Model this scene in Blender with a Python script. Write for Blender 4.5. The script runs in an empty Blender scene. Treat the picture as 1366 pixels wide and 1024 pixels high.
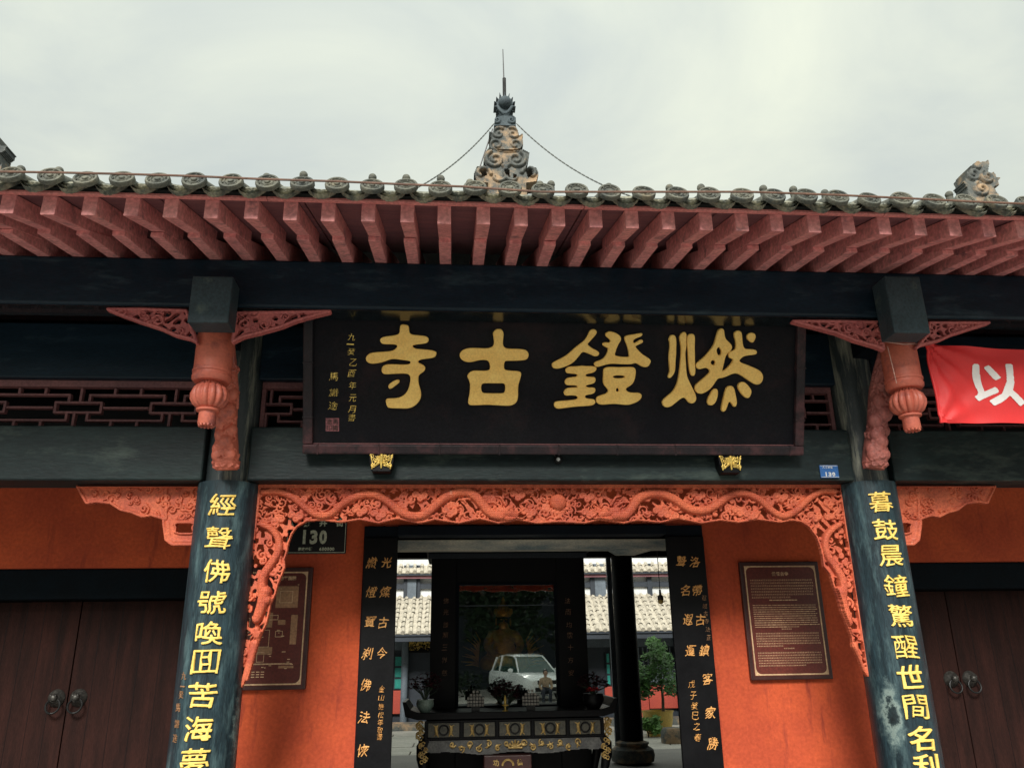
import bpy, bmesh, math, random
import numpy as np
from mathutils import Vector, Matrix
random.seed(7); rng = np.random.default_rng(7)
PI = math.pi
SC = bpy.context.scene
COL = SC.collection

# ------------------------------------------------------------------ camera, sky, sun, exposure
F_PX = 1058.5; PITCH, YAW, ROLL = 0.32801, 0.07669, -0.01539
CAM = Vector((-0.74217, -5.59982, 1.7))
_fw = Vector((math.sin(YAW)*math.cos(PITCH), math.cos(YAW)*math.cos(PITCH), math.sin(PITCH)))
_rt = Vector((math.cos(YAW), -math.sin(YAW), 0)); _up = _rt.cross(_fw)
RT = math.cos(ROLL)*_rt + math.sin(ROLL)*_up; UP = -math.sin(ROLL)*_rt + math.cos(ROLL)*_up
cd = bpy.data.cameras.new('camera'); cam = bpy.data.objects.new('camera', cd); COL.objects.link(cam)
cd.sensor_width = 36; cd.lens = 36*F_PX/1366; cd.clip_end = 500; cd.clip_start = .05
m = Matrix((RT, UP, -_fw)).transposed().to_4x4(); m.translation = CAM; cam.matrix_world = m
SC.camera = cam

SUN_EL, SUN_AZ = math.radians(38), math.radians(192)     # azimuth measured from +Y clockwise: behind the photographer
w = bpy.data.worlds.new('World'); SC.world = w; w.use_nodes = True
nt = w.node_tree; bg = nt.nodes['Background']
sky = nt.nodes.new('ShaderNodeTexSky'); sky.sky_type = 'NISHITA'; sky.sun_disc = False
sky.sun_elevation = SUN_EL; sky.sun_rotation = SUN_AZ
tc = nt.nodes.new('ShaderNodeTexCoord')
def wn(t, **k):
    n = nt.nodes.new(t)
    for a, b in k.items(): setattr(n, a, b)
    return n
n1 = wn('ShaderNodeTexNoise'); n1.inputs['Scale'].default_value = 1.9; n1.inputs['Detail'].default_value = 7; n1.inputs['Roughness'].default_value = .55; n1.inputs['Distortion'].default_value = .5
mp = wn('ShaderNodeMapping'); mp.inputs['Scale'].default_value = (1, 1, 2.2); mp.inputs['Location'].default_value = (3.1, .4, 1.7)
nt.links.new(tc.outputs['Generated'], mp.inputs[0]); nt.links.new(mp.outputs[0], n1.inputs['Vector'])
cr = wn('ShaderNodeValToRGB'); cr.color_ramp.elements[0].position = .34; cr.color_ramp.elements[1].position = .68
cr.color_ramp.elements[0].color = (2.40, 2.62, 2.50, 1); cr.color_ramp.elements[1].color = (3.45, 3.60, 2.98, 1)
nt.links.new(n1.outputs['Fac'], cr.inputs[0])
mx = wn('ShaderNodeMix', data_type='RGBA'); mx.inputs[0].default_value = .95
nt.links.new(sky.outputs[0], mx.inputs[6]); nt.links.new(cr.outputs[0], mx.inputs[7])
sx = wn('ShaderNodeSeparateXYZ'); nt.links.new(tc.outputs['Generated'], sx.inputs[0])
mr = wn('ShaderNodeMapRange'); mr.inputs[1].default_value = 0; mr.inputs[2].default_value = 1; mr.inputs[3].default_value = 1.0; mr.inputs[4].default_value = 1.75
nt.links.new(sx.outputs[2], mr.inputs[0])       # overcast sky: brighter towards the zenith
vm = wn('ShaderNodeVectorMath', operation='SCALE'); nt.links.new(mx.outputs[2], vm.inputs[0]); nt.links.new(mr.outputs[0], vm.inputs['Scale'])
nt.links.new(vm.outputs[0], bg.inputs[0]); bg.inputs[1].default_value = .0520
sl = bpy.data.lights.new('sun', 'SUN'); sl.energy = 1.5; sl.angle = math.radians(22); sl.color = (1, .965, .90)
so = bpy.data.objects.new('sun', sl); COL.objects.link(so)
sdir = Vector((math.sin(SUN_AZ)*math.cos(SUN_EL), math.cos(SUN_AZ)*math.cos(SUN_EL), math.sin(SUN_EL)))
so.rotation_euler = sdir.to_track_quat('Z', 'Y').to_euler(); so.location = (0, -10, 20)
SC.view_settings.view_transform = 'Standard'; SC.view_settings.look = 'None'
SC.view_settings.exposure = 1.82; SC.view_settings.gamma = 1
SC.render.resolution_x = 1024; SC.render.resolution_y = 767
SC.cycles.max_bounces = 7; SC.cycles.use_denoising = True

# ------------------------------------------------------------------ survey of the photograph
def P(px, py, Y):
    """point of the plane y=Y seen at pixel (px,py) of the 1366x1024 photograph"""
    d = RT*((px-683)/F_PX) + UP*(-(py-512)/F_PX) + _fw
    return CAM + d*((Y-CAM.y)/d.y)
def PL(px, py, o, n):
    d = RT*((px-683)/F_PX) + UP*(-(py-512)/F_PX) + _fw
    return CAM + d*((o-CAM).dot(n)/d.dot(n))
def ZZ(py, Y, px=683): return P(px, py, Y).z
def XX(px, Y, py=600): return P(px, py, Y).x

# ------------------------------------------------------------------ materials
MATS = {}
def srgb(r, g, b):
    f = lambda c: ((c/255+.055)/1.055)**2.4 if c > 10 else c/255/12.92
    return (f(r), f(g), f(b))
def mat(name, col, col2=None, rough=.6, metal=0, nscale=6, stretch=(1, 1, 1), bump=.15, bscale=60, coat=0, fine=.25, thr=(.35, .7), spec=.5, wear=None, wthr=(.62, .72), wscale=3, wstretch=(1,1,1)):
    if name in MATS: return MATS[name]
    m = bpy.data.materials.new(name); m.use_nodes = True; n = m.node_tree; b = n.nodes['Principled BSDF']
    L = n.links.new
    g = n.nodes.new('ShaderNodeNewGeometry'); mpn = n.nodes.new('ShaderNodeMapping'); mpn.inputs['Scale'].default_value = stretch
    L(g.outputs['Position'], mpn.inputs[0])
    t = n.nodes.new('ShaderNodeTexNoise'); t.inputs['Scale'].default_value = nscale; t.inputs['Detail'].default_value = 8; t.inputs['Roughness'].default_value = .62
    L(mpn.outputs[0], t.inputs['Vector'])
    r = n.nodes.new('ShaderNodeMapRange'); r.inputs[1].default_value = thr[0]; r.inputs[2].default_value = thr[1]; L(t.outputs['Fac'], r.inputs[0])
    c2 = col2 or tuple(c*.6 for c in col)
    mx = n.nodes.new('ShaderNodeMix'); mx.data_type = 'RGBA'; mx.inputs[6].default_value = (*c2, 1); mx.inputs[7].default_value = (*col, 1); L(r.outputs[0], mx.inputs[0])
    last = mx.outputs[2]
    t2 = n.nodes.new('ShaderNodeTexNoise'); t2.inputs['Scale'].default_value = bscale; t2.inputs['Detail'].default_value = 5; L(mpn.outputs[0], t2.inputs['Vector'])
    r2 = n.nodes.new('ShaderNodeMapRange'); r2.inputs[1].default_value = .3; r2.inputs[2].default_value = .7; r2.inputs[3].default_value = 1-fine; r2.inputs[4].default_value = 1+fine; L(t2.outputs['Fac'], r2.inputs[0])
    v = n.nodes.new('ShaderNodeVectorMath'); v.operation = 'SCALE'; L(last, v.inputs[0]); L(r2.outputs[0], v.inputs['Scale']); last = v.outputs[0]
    if wear:
        mp2 = n.nodes.new('ShaderNodeMapping'); mp2.inputs['Scale'].default_value = wstretch; L(g.outputs['Position'], mp2.inputs[0])
        t3 = n.nodes.new('ShaderNodeTexNoise'); t3.inputs['Scale'].default_value = wscale; t3.inputs['Detail'].default_value = 10; t3.inputs['Roughness'].default_value = .7; L(mp2.outputs[0], t3.inputs['Vector'])
        r3 = n.nodes.new('ShaderNodeMapRange'); r3.inputs[1].default_value = wthr[0]; r3.inputs[2].default_value = wthr[1]; L(t3.outputs['Fac'], r3.inputs[0])
        m3 = n.nodes.new('ShaderNodeMix'); m3.data_type = 'RGBA'; m3.inputs[7].default_value = (*wear, 1); L(last, m3.inputs[6]); L(r3.outputs[0], m3.inputs[0]); last = m3.outputs[2]
    L(last, b.inputs['Base Color'])
    rr = n.nodes.new('ShaderNodeMapRange'); rr.inputs[3].default_value = max(.03, rough-.08); rr.inputs[4].default_value = min(1, rough+.12); L(t.outputs['Fac'], rr.inputs[0]); L(rr.outputs[0], b.inputs['Roughness'])
    b.inputs['Metallic'].default_value = metal; b.inputs['Coat Weight'].default_value = coat; b.inputs['Specular IOR Level'].default_value = spec
    if bump:
        bn = n.nodes.new('ShaderNodeBump'); bn.inputs['Strength'].default_value = bump; bn.inputs['Distance'].default_value = .01; L(t2.outputs['Fac'], bn.inputs['Height']); L(bn.outputs[0], b.inputs['Normal'])
    MATS[name] = m; return m

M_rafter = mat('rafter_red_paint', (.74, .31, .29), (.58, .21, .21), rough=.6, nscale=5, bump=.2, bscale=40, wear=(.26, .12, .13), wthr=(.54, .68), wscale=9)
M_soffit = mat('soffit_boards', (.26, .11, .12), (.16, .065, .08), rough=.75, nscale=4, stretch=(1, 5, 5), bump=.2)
M_fascia = mat('fascia_red_paint', (.70, .26, .24), (.56, .185, .175), rough=.6, nscale=4, wear=(.62, .55, .48), wthr=(.70, .74), wscale=6, wstretch=(6, 1, .5))
M_gloss = mat('glossy_black_underside', (.008, .014, .018), rough=.20, coat=.35, bump=.03, bscale=30)
M_beam = mat('black_blue_lacquer', (.008, .022, .037), (.0035, .012, .021), rough=.42, nscale=2, stretch=(.6, 3, 3), bump=.12, bscale=45, wear=(.035, .062, .078), wthr=(.54, .74), wscale=3.5, wstretch=(.5, 2, 2), spec=.25)
M_lintel = mat('green_black_paint', (.016, .030, .030), (.006, .012, .014), rough=.5, spec=.25, nscale=2.2, stretch=(.5, 2, 2), bump=.2, bscale=35, wear=(.06, .082, .072), wthr=(.55, .75), wscale=3.2, wstretch=(.6, 1, 2))
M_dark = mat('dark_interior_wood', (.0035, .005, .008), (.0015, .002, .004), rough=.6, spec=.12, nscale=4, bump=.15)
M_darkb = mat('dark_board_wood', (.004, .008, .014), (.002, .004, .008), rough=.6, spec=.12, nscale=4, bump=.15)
M_wall = mat('red_plaster', (.56, .098, .038), (.42, .070, .032), rough=.9, nscale=1.6, bump=.4, bscale=38, fine=.14, thr=(.40, .60), wear=(.27, .046, .028), wthr=(.56, .68), wscale=3.0, wstretch=(2.6, 1, .40), spec=.15)
M_carve = mat('carved_orange_red', (.62, .145, .068), (.42, .082, .045), spec=.3, thr=(.38, .62), rough=.6, wear=(.70, .30, .20), wthr=(.64, .72), wscale=11, nscale=5, bump=.2, bscale=90)
M_carve2 = mat('carved_dull_red', (.40, .12, .095), (.26, .08, .07), rough=.65, nscale=5, bump=.25, wear=(.16, .07, .06), wthr=(.5, .8), wscale=6)
M_hang = mat('terracotta_red_paint', (.60, .155, .095), (.48, .115, .075), rough=.5, nscale=4, bump=.10, fine=.10, wear=(.30, .08, .065), wthr=(.53, .66), wscale=7)
M_lat = mat('lattice_brown_red', (.21, .085, .085), (.13, .055, .06), rough=.65, nscale=8)
def col_mat(name, c, r):
    m = mat(name, (.020, .043, .054), (.006, .015, .021), rough=.40, spec=.35, nscale=2.6, stretch=(6, 6, .7), bump=.25, bscale=30, fine=.4, thr=(.38, .66), wear=(.10, .17, .18), wthr=(.52, .80), wscale=3.4, wstretch=(4, 4, .9))
    # a scraped patch with a shape of its own: dark bare core inside a pale chipped rim
    n = m.node_tree; L = n.links.new; b = n.nodes['Principled BSDF']; src = b.inputs['Base Color'].links[0].from_socket
    g = n.nodes.new('ShaderNodeNewGeometry'); v1 = n.nodes.new('ShaderNodeVectorMath'); v1.operation = 'SUBTRACT'; v1.inputs[1].default_value = c; L(g.outputs['Position'], v1.inputs[0])
    v2 = n.nodes.new('ShaderNodeVectorMath'); v2.operation = 'DIVIDE'; v2.inputs[1].default_value = r; L(v1.outputs[0], v2.inputs[0])
    ln = n.nodes.new('ShaderNodeVectorMath'); ln.operation = 'LENGTH'; L(v2.outputs[0], ln.inputs[0])
    t = n.nodes.new('ShaderNodeTexNoise'); t.inputs['Scale'].default_value = 16; t.inputs['Detail'].default_value = 12; t.inputs['Roughness'].default_value = .75; L(g.outputs['Position'], t.inputs['Vector'])
    a = n.nodes.new('ShaderNodeMath'); a.operation = 'MULTIPLY_ADD'; a.inputs[1].default_value = 1.9; L(t.outputs['Fac'], a.inputs[0]); L(ln.outputs['Value'], a.inputs[2])
    cr = n.nodes.new('ShaderNodeValToRGB'); e = cr.color_ramp.elements; e[0].position = .9/2; e[0].color = (.006, .010, .012, 1); e[1].position = 1.95/2; e[1].color = (.03, .06, .07, 1)
    q = e.new(1.22/2); q.color = (.015, .028, .032, 1); q = e.new(1.42/2); q.color = (.20, .26, .24, 1); q = e.new(1.62/2); q.color = (.11, .16, .16, 1)
    h = n.nodes.new('ShaderNodeMath'); h.operation = 'MULTIPLY'; h.inputs[1].default_value = .5; L(a.outputs[0], h.inputs[0]); L(h.outputs[0], cr.inputs[0])
    mr = n.nodes.new('ShaderNodeMapRange'); mr.inputs[1].default_value = 1.55; mr.inputs[2].default_value = 1.95; mr.inputs[3].default_value = 1; mr.inputs[4].default_value = 0; L(a.outputs[0], mr.inputs[0])
    mx = n.nodes.new('ShaderNodeMix'); mx.data_type = 'RGBA'; L(mr.outputs[0], mx.inputs[0]); L(src, mx.inputs[6]); L(cr.outputs[0], mx.inputs[7]); L(mx.outputs[2], b.inputs['Base Color']); return m
_a, _b = P(312, 975, -.14), P(1193, 955, -.17)
M_col = col_mat('teal_black_board_left', _a, (.035, .2, .34)); M_colR = col_mat('teal_black_board_right', _b, (.065, .3, .24))
M_col2 = mat('worn_grey_column', (.05, .062, .062), (.02, .03, .035), rough=.45, nscale=3, stretch=(7, 7, .6), wear=(.33, .33, .26), wthr=(.50, .66), wscale=3, wstretch=(5, 5, .4))
M_gold = mat('gold_leaf_character', (1.0, .68, .20), (.92, .56, .14), rough=.5, metal=.0, nscale=10, bump=.12, bscale=80, fine=.1)
M_goldy = mat('yellow_gold_character', (.95, .70, .18), (.78, .53, .11), rough=.45, metal=.0, nscale=14, fine=.15)
M_goldd = mat('dull_orange_gold', (.80, .42, .13), (.60, .27, .07), rough=.45, metal=.0, nscale=20, fine=.2)
M_goldm = mat('bright_gilding', (.85, .62, .16), (.55, .36, .08), rough=.35, metal=.5, nscale=20)
M_plq = mat('plaque_black_panel', (.011, .011, .013), (.005, .005, .008), rough=.6, spec=.13, nscale=2.5, bump=.15, wear=(.036, .018, .019), wthr=(.5, .85), wscale=2.4)
M_plqf = mat('plaque_frame_brown', (.040, .022, .024), (.012, .012, .016), spec=.25, rough=.5, nscale=3, bump=.15, wear=(.15, .055, .06), wthr=(.5, .75), wscale=3)
M_seal = mat('faded_seal_red', (.30, .10, .11), (.20, .07, .08), rough=.7, nscale=60)
M_tile = mat('grey_roof_tile', (.165, .162, .125), (.050, .058, .054), rough=.85, nscale=9, bump=.5, bscale=70, wear=(.20, .17, .11), wthr=(.58, .72), wscale=7)
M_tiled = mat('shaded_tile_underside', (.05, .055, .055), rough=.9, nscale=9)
M_stone = mat('carved_grey_stone', (.14, .145, .13), (.055, .065, .065), rough=.85, nscale=8, bump=.5, bscale=60, wear=(.36, .25, .15), wthr=(.48, .60), wscale=3.4)
M_stoned = mat('dark_slate_stone', (.075, .10, .11), (.035, .05, .06), rough=.8, nscale=9, bump=.4)
M_wire = mat('dark_wire', (.05, .04, .04), rough=.6, bump=0)
M_cable = mat('brown_cable', (.17, .09, .06), rough=.6, bump=0)
M_door = mat('brown_red_door', (.036, .013, .010), (.014, .006, .005), rough=.7, spec=.12, nscale=3, stretch=(4, 4, .5), bump=.3)
M_doorf = mat('dark_door_frame', (.003, .007, .011), rough=.7, spec=.1, nscale=4)
M_iron = mat('black_iron', (.03, .03, .03), rough=.4, metal=.7)
M_black = mat('black_lacquer', (.004, .004, .005), (.002, .002, .003), rough=.4, spec=.18, nscale=6, bump=.08)
M_sign = mat('sign_black', (.008, .010, .012), rough=.35, bump=0)
M_signw = mat('sign_pale_print', (.62, .66, .50), rough=.5, bump=0)
M_white = mat('white_print', (.78, .80, .80), rough=.5, bump=0)
M_blue = mat('blue_enamel', (.03, .14, .42), rough=.3, bump=0)
M_maroon = mat('maroon_sign_panel', (.125, .022, .014), (.085, .016, .012), rough=.38, nscale=2, bump=.04)
M_maroonf = mat('dark_sign_frame', (.055, .016, .014), rough=.4)
M_cream = mat('pale_gold_print', (.72, .47, .27), rough=.45, bump=0)
M_creamd = mat('dull_gold_print', (.42, .22, .11), rough=.5, bump=0)
M_banner = mat('red_banner_cloth', (.78, .035, .035), (.66, .028, .03), rough=.55, nscale=3, bump=.1, bscale=200, fine=.05)
M_bannerw = mat('banner_white_print', (.85, .82, .80), (.80, .77, .75), fine=.03, rough=.6, bump=0)
M_string = mat('pink_string', (.62, .36, .30), rough=.8, bump=0)
M_street = mat('street_concrete', (.36, .34, .31), (.26, .25, .23), rough=.85, nscale=1.2, bump=.3)
M_floor = mat('stone_floor', (.26, .25, .23), (.18, .175, .165), rough=.7, nscale=2, bump=.2)
M_paver = mat('courtyard_paver', (.50, .48, .43), (.38, .37, .33), rough=.8, nscale=5, bump=.3)
M_white_wall = mat('white_plaster', (.74, .76, .76), (.48, .50, .50), rough=.85, nscale=2, wear=(.30, .32, .33), wthr=(.58, .8), wscale=2, wstretch=(3, 3, .6))
M_timber = mat('grey_timber', (.13, .16, .19), (.08, .10, .12), rough=.7, nscale=4)
M_timberd = mat('dark_timber', (.022, .03, .042), (.012, .018, .026), rough=.6, nscale=4)
M_ptile = mat('pale_roof_tile', (.50, .46, .37), (.34, .31, .25), rough=.9, nscale=12, bump=.5, bscale=50, fine=.35, wear=(.13, .13, .12), wthr=(.58, .70), wscale=9)
M_teal = mat('teal_window', (.03, .36, .28), (.02, .22, .19), rough=.4, nscale=5)
M_redp = mat('red_panel_wood', (.40, .06, .03), (.33, .045, .03), rough=.6, nscale=4)
M_leaf = mat('shrub_leaf', (.075, .20, .035), (.035, .10, .02), rough=.5, nscale=5, bump=0)
M_leafd = mat('street_tree_leaf', (.022, .045, .017), (.010, .024, .010), rough=.6, nscale=3, bump=0)
M_bark = mat('bark', (.10, .075, .055), rough=.9, nscale=9)
M_pot = mat('yellow_glazed_pot', (.55, .38, .08), (.42, .28, .06), rough=.35, nscale=6)
M_jade = mat('jade_glazed_pot', (.30, .38, .32), (.20, .28, .24), rough=.3, nscale=6)
M_flower = mat('dark_red_flower', (.10, .012, .02), (.03, .006, .01), rough=.7, nscale=30)
M_flowerr = mat('bright_red_flower', (.62, .04, .05), rough=.6, nscale=30)
M_carp = mat('pearl_white_car_paint', (.88, .91, .91), (.85, .88, .88), rough=.25, nscale=2, bump=0, coat=.6, fine=.02)
M_tyre = mat('tyre_rubber', (.02, .02, .02), rough=.9)
M_rim = mat('alloy_rim', (.45, .46, .48), rough=.3, metal=.8, bump=0)
M_cglass = mat('car_window_tint', (.05, .10, .08), rough=.06, bump=0, fine=0)
M_lamp = mat('headlamp', (.10, .085, .085), rough=.1, bump=0)
M_skin = mat('skin', (.50, .30, .21), rough=.6, bump=0)
M_hair = mat('black_hair', (.012, .010, .010), rough=.5)
M_shirt = mat('tan_shirt', (.46, .33, .22), rough=.85, nscale=9)
M_trouser = mat('dark_trousers', (.03, .035, .05), rough=.9)
M_bulb = mat('amber_bulb_glass', (.70, .50, .14), rough=.15, bump=0)
M_buddha = mat('gilded_bronze', (1.0, .58, .10), (.85, .36, .05), rough=.33, metal=.4, nscale=7, bump=.25, bscale=20)
M_inc = mat('pale_carved_wood', (.42, .40, .35), (.20, .19, .17), rough=.7, nscale=40)
M_gild = mat('altar_gilt_carving', (.62, .42, .14), (.28, .18, .06), rough=.4, metal=.35, nscale=25)

def glass_mat():
    m = bpy.data.materials.new('showcase_glass'); m.use_nodes = True; n = m.node_tree; n.nodes.clear()
    o = n.nodes.new('ShaderNodeOutputMaterial'); g = n.nodes.new('ShaderNodeBsdfGlossy'); g.inputs['Roughness'].default_value = .004; g.inputs[0].default_value = (.95, 1, .98, 1)
    t = n.nodes.new('ShaderNodeBsdfTransparent'); t.inputs[0].default_value = (.97, .98, .97, 1)
    mx = n.nodes.new('ShaderNodeMixShader'); mx.inputs[0].default_value = .30
    n.links.new(t.outputs[0], mx.inputs[1]); n.links.new(g.outputs[0], mx.inputs[2]); n.links.new(mx.outputs[0], o.inputs[0]); return m
M_glass = glass_mat()

# ------------------------------------------------------------------ building helpers
WL = {}          # world location of empties / parts (unrotated)
def empty(name, loc, label, cat, group=None):
    o = bpy.data.objects.new(name, None); COL.objects.link(o); o.location = loc; o.empty_display_size = .1
    WL[o] = Vector(loc); o['label'] = label; o['category'] = cat
    if group: o['group'] = group
    return o
def tag(o, label, cat, group=None):
    o['label'] = label; o['category'] = cat
    if group: o['group'] = group
    return o
def link_mesh(name, me, material, parent, origin=None, smooth=False, bevel=0, kind=None):
    if material is not None and not me.materials: me.materials.append(material)
    o = bpy.data.objects.new(name, me); COL.objects.link(o)
    n = len(me.vertices); co = np.empty(n*3); me.vertices.foreach_get('co', co); co = co.reshape(-1, 3)
    if origin is None:
        origin = Vector(((co[:, 0].min()+co[:, 0].max())/2, (co[:, 1].min()+co[:, 1].max())/2, co[:, 2].min()))
    origin = Vector(origin); co = co - np.array(origin); me.vertices.foreach_set('co', co.ravel()); me.update()
    if parent is not None:
        o.parent = parent; o.location = origin - WL[parent]
    else: o.location = origin
    WL[o] = origin
    if smooth:
        me.polygons.foreach_set('use_smooth', [True]*len(me.polygons))
        try: me.set_sharp_from_angle(angle=math.radians(42))
        except Exception: pass
    if bevel:
        b = o.modifiers.new('b', 'BEVEL'); b.width = bevel; b.segments = 2; b.limit_method = 'ANGLE'; b.angle_limit = .6
    if kind: o['kind'] = kind
    return o
class MB:
    def __init__(s): s.v = []; s.f = []
    def add(s, v, f):
        b = len(s.v); s.v += [tuple(p) for p in v]; s.f += [tuple(i+b for i in q) for q in f]; return s
    def box(s, a, b):
        (x0, y0, z0), (x1, y1, z1) = a, b
        return s.add([(x0,y0,z0),(x1,y0,z0),(x1,y1,z0),(x0,y1,z0),(x0,y0,z1),(x1,y0,z1),(x1,y1,z1),(x0,y1,z1)],
                     [(0,3,2,1),(4,5,6,7),(0,1,5,4),(1,2,6,5),(2,3,7,6),(3,0,4,7)])
    def obox(s, o, u, v, n, lu, lv, ln):
        """box centred at o with half sizes along the axes u,v,n"""
        o = Vector(o); c = [o+u*(lu*a)+v*(lv*b)+n*(ln*d) for d in (-1, 1) for b in (-1, 1) for a in (-1, 1)]
        return s.add(c, [(0,2,3,1),(4,5,7,6),(0,1,5,4),(1,3,7,5),(3,2,6,7),(2,0,4,6)])
    def prism(s, poly, axis, a, b):
        """2-D convex-ish polygon swept along an axis: 'y' takes (x,z), 'x' takes (y,z), 'z' takes (x,y)"""
        k = len(poly)
        def mk(p, t): return (p[0], t, p[1]) if axis == 'y' else (t, p[0], p[1]) if axis == 'x' else (p[0], p[1], t)
        v = [mk(p, a) for p in poly] + [mk(p, b) for p in poly]
        f = [tuple(range(k))[::-1], tuple(range(k, 2*k))] + [(i, (i+1) % k, (i+1) % k+k, i+k) for i in range(k)]
        return s.add(v, f)
    def tube(s, pts, r, seg=8, squash=None, cap=True):
        pts = [Vector(p) for p in pts]; n = len(pts); rs = r if hasattr(r, '__len__') else [r]*n
        v = []; f = []; prev = None
        for i, p in enumerate(pts):
            t = (pts[min(i+1, n-1)]-pts[max(i-1, 0)]).normalized()
            if prev is None: a = t.orthogonal().normalized()
            else: a = (prev - t*prev.dot(t)).normalized()
            prev = a; b = t.cross(a)
            for k in range(seg):
                an = 2*PI*k/seg; d = a*math.cos(an)*rs[i]+b*math.sin(an)*rs[i]
                if squash: d = Vector((d.x*squash[0], d.y*squash[1], d.z*squash[2]))
                v.append(p+d)
        for i in range(n-1):
            for k in range(seg):
                f.append((i*seg+k, i*seg+(k+1) % seg, (i+1)*seg+(k+1) % seg, (i+1)*seg+k))
        if cap: f.append(tuple(range(seg))[::-1]); f.append(tuple((n-1)*seg+k for k in range(seg)))
        return s.add(v, f)
    def lathe(s, prof, c=(0, 0, 0), seg=24, M=None, lobes=0, depth=0, arc=None):
        """prof: (radius, height) pairs about z, optional ribs"""
        v = []; f = []; n = len(prof)
        for (r, h) in prof:
            for k in range(seg):
                an = 2*PI*k/seg; q = r
                if lobes and r > .02: q = r*(1-depth*(1-abs(math.sin(lobes*an/2)))**1.5)
                p = Vector((q*math.cos(an), q*math.sin(an), h))
                if M is not None: p = M @ p
                v.append(p+Vector(c))
        for i in range(n-1):
            for k in range(seg): f.append((i*seg+k, i*seg+(k+1) % seg, (i+1)*seg+(k+1) % seg, (i+1)*seg+k))
        f.append(tuple(range(seg))[::-1]); f.append(tuple((n-1)*seg+k for k in range(seg)))
        return s.add(v, f)
    def ball(s, c, r, seg=12, rings=8, sc=(1, 1, 1)):
        prof = [(max(1e-4, r*math.sin(PI*i/rings)), -r*math.cos(PI*i/rings)) for i in range(rings+1)]
        return s.lathe(prof, c, seg, Matrix.Diagonal(Vector((*sc, 1))).to_3x3())
    def build(s, name, material, parent=None, **k):
        me = bpy.data.meshes.new(name); me.from_pydata(s.v, [], s.f); me.update()
        return link_mesh(name, me, material, parent, **k)
def dup(o, loc, parent=None, name=None):
    c = o.copy(); COL.objects.link(c); c.parent = parent
    c.location = Vector(loc) - (WL[parent] if parent is not None else Vector((0, 0, 0))); WL[c] = Vector(loc)
    return c
def dup_tree(o, loc):
    r = dup(o, loc)
    for ch in list(o.children):
        c = ch.copy(); COL.objects.link(c); c.parent = r
        for g in ch.children:
            d = g.copy(); COL.objects.link(d); d.parent = c
    return r
def struct(o): o['kind'] = 'structure'; return o

# ---- glyphs (outlines of the built-in type)
GL = {}
def curve_to_arrays(o):
    dg = bpy.context.evaluated_depsgraph_get(); me = bpy.data.meshes.new_from_object(o.evaluated_get(dg))
    v = np.array([tuple(p.co) for p in me.vertices]) if len(me.vertices) else np.zeros((0, 3)); f = [tuple(p.vertices) for p in me.polygons]
    bpy.data.meshes.remove(me); return v, f
def glyph(ch, offset=.028, bev=0.0):
    k = (ch, offset, bev)
    if k in GL: return GL[k]
    c = bpy.data.curves.new('g', 'FONT'); c.body = ch; c.size = 1; c.offset = offset; c.extrude = .5; c.resolution_u = 3
    if bev: c.bevel_depth = bev; c.bevel_resolution = 1
    o = bpy.data.objects.new('g', c); COL.objects.link(o); v, f = curve_to_arrays(o)
    bpy.data.objects.remove(o); bpy.data.curves.remove(c)
    if len(v):
        lo, hi = v.min(0), v.max(0); v = v-(lo+hi)/2
        v[:, 0] /= max(hi[0]-lo[0], .3); v[:, 1] /= max(hi[1]-lo[1], .45); v[:, 2] /= max(hi[2]-lo[2], 1e-6)
        v[:, :2] += 0.012*np.sin(v[:, [1, 0]]*9+ord(ch[0]))          # brush-like unevenness
    GL[k] = (v, f); return GL[k]
RG = {}
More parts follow.
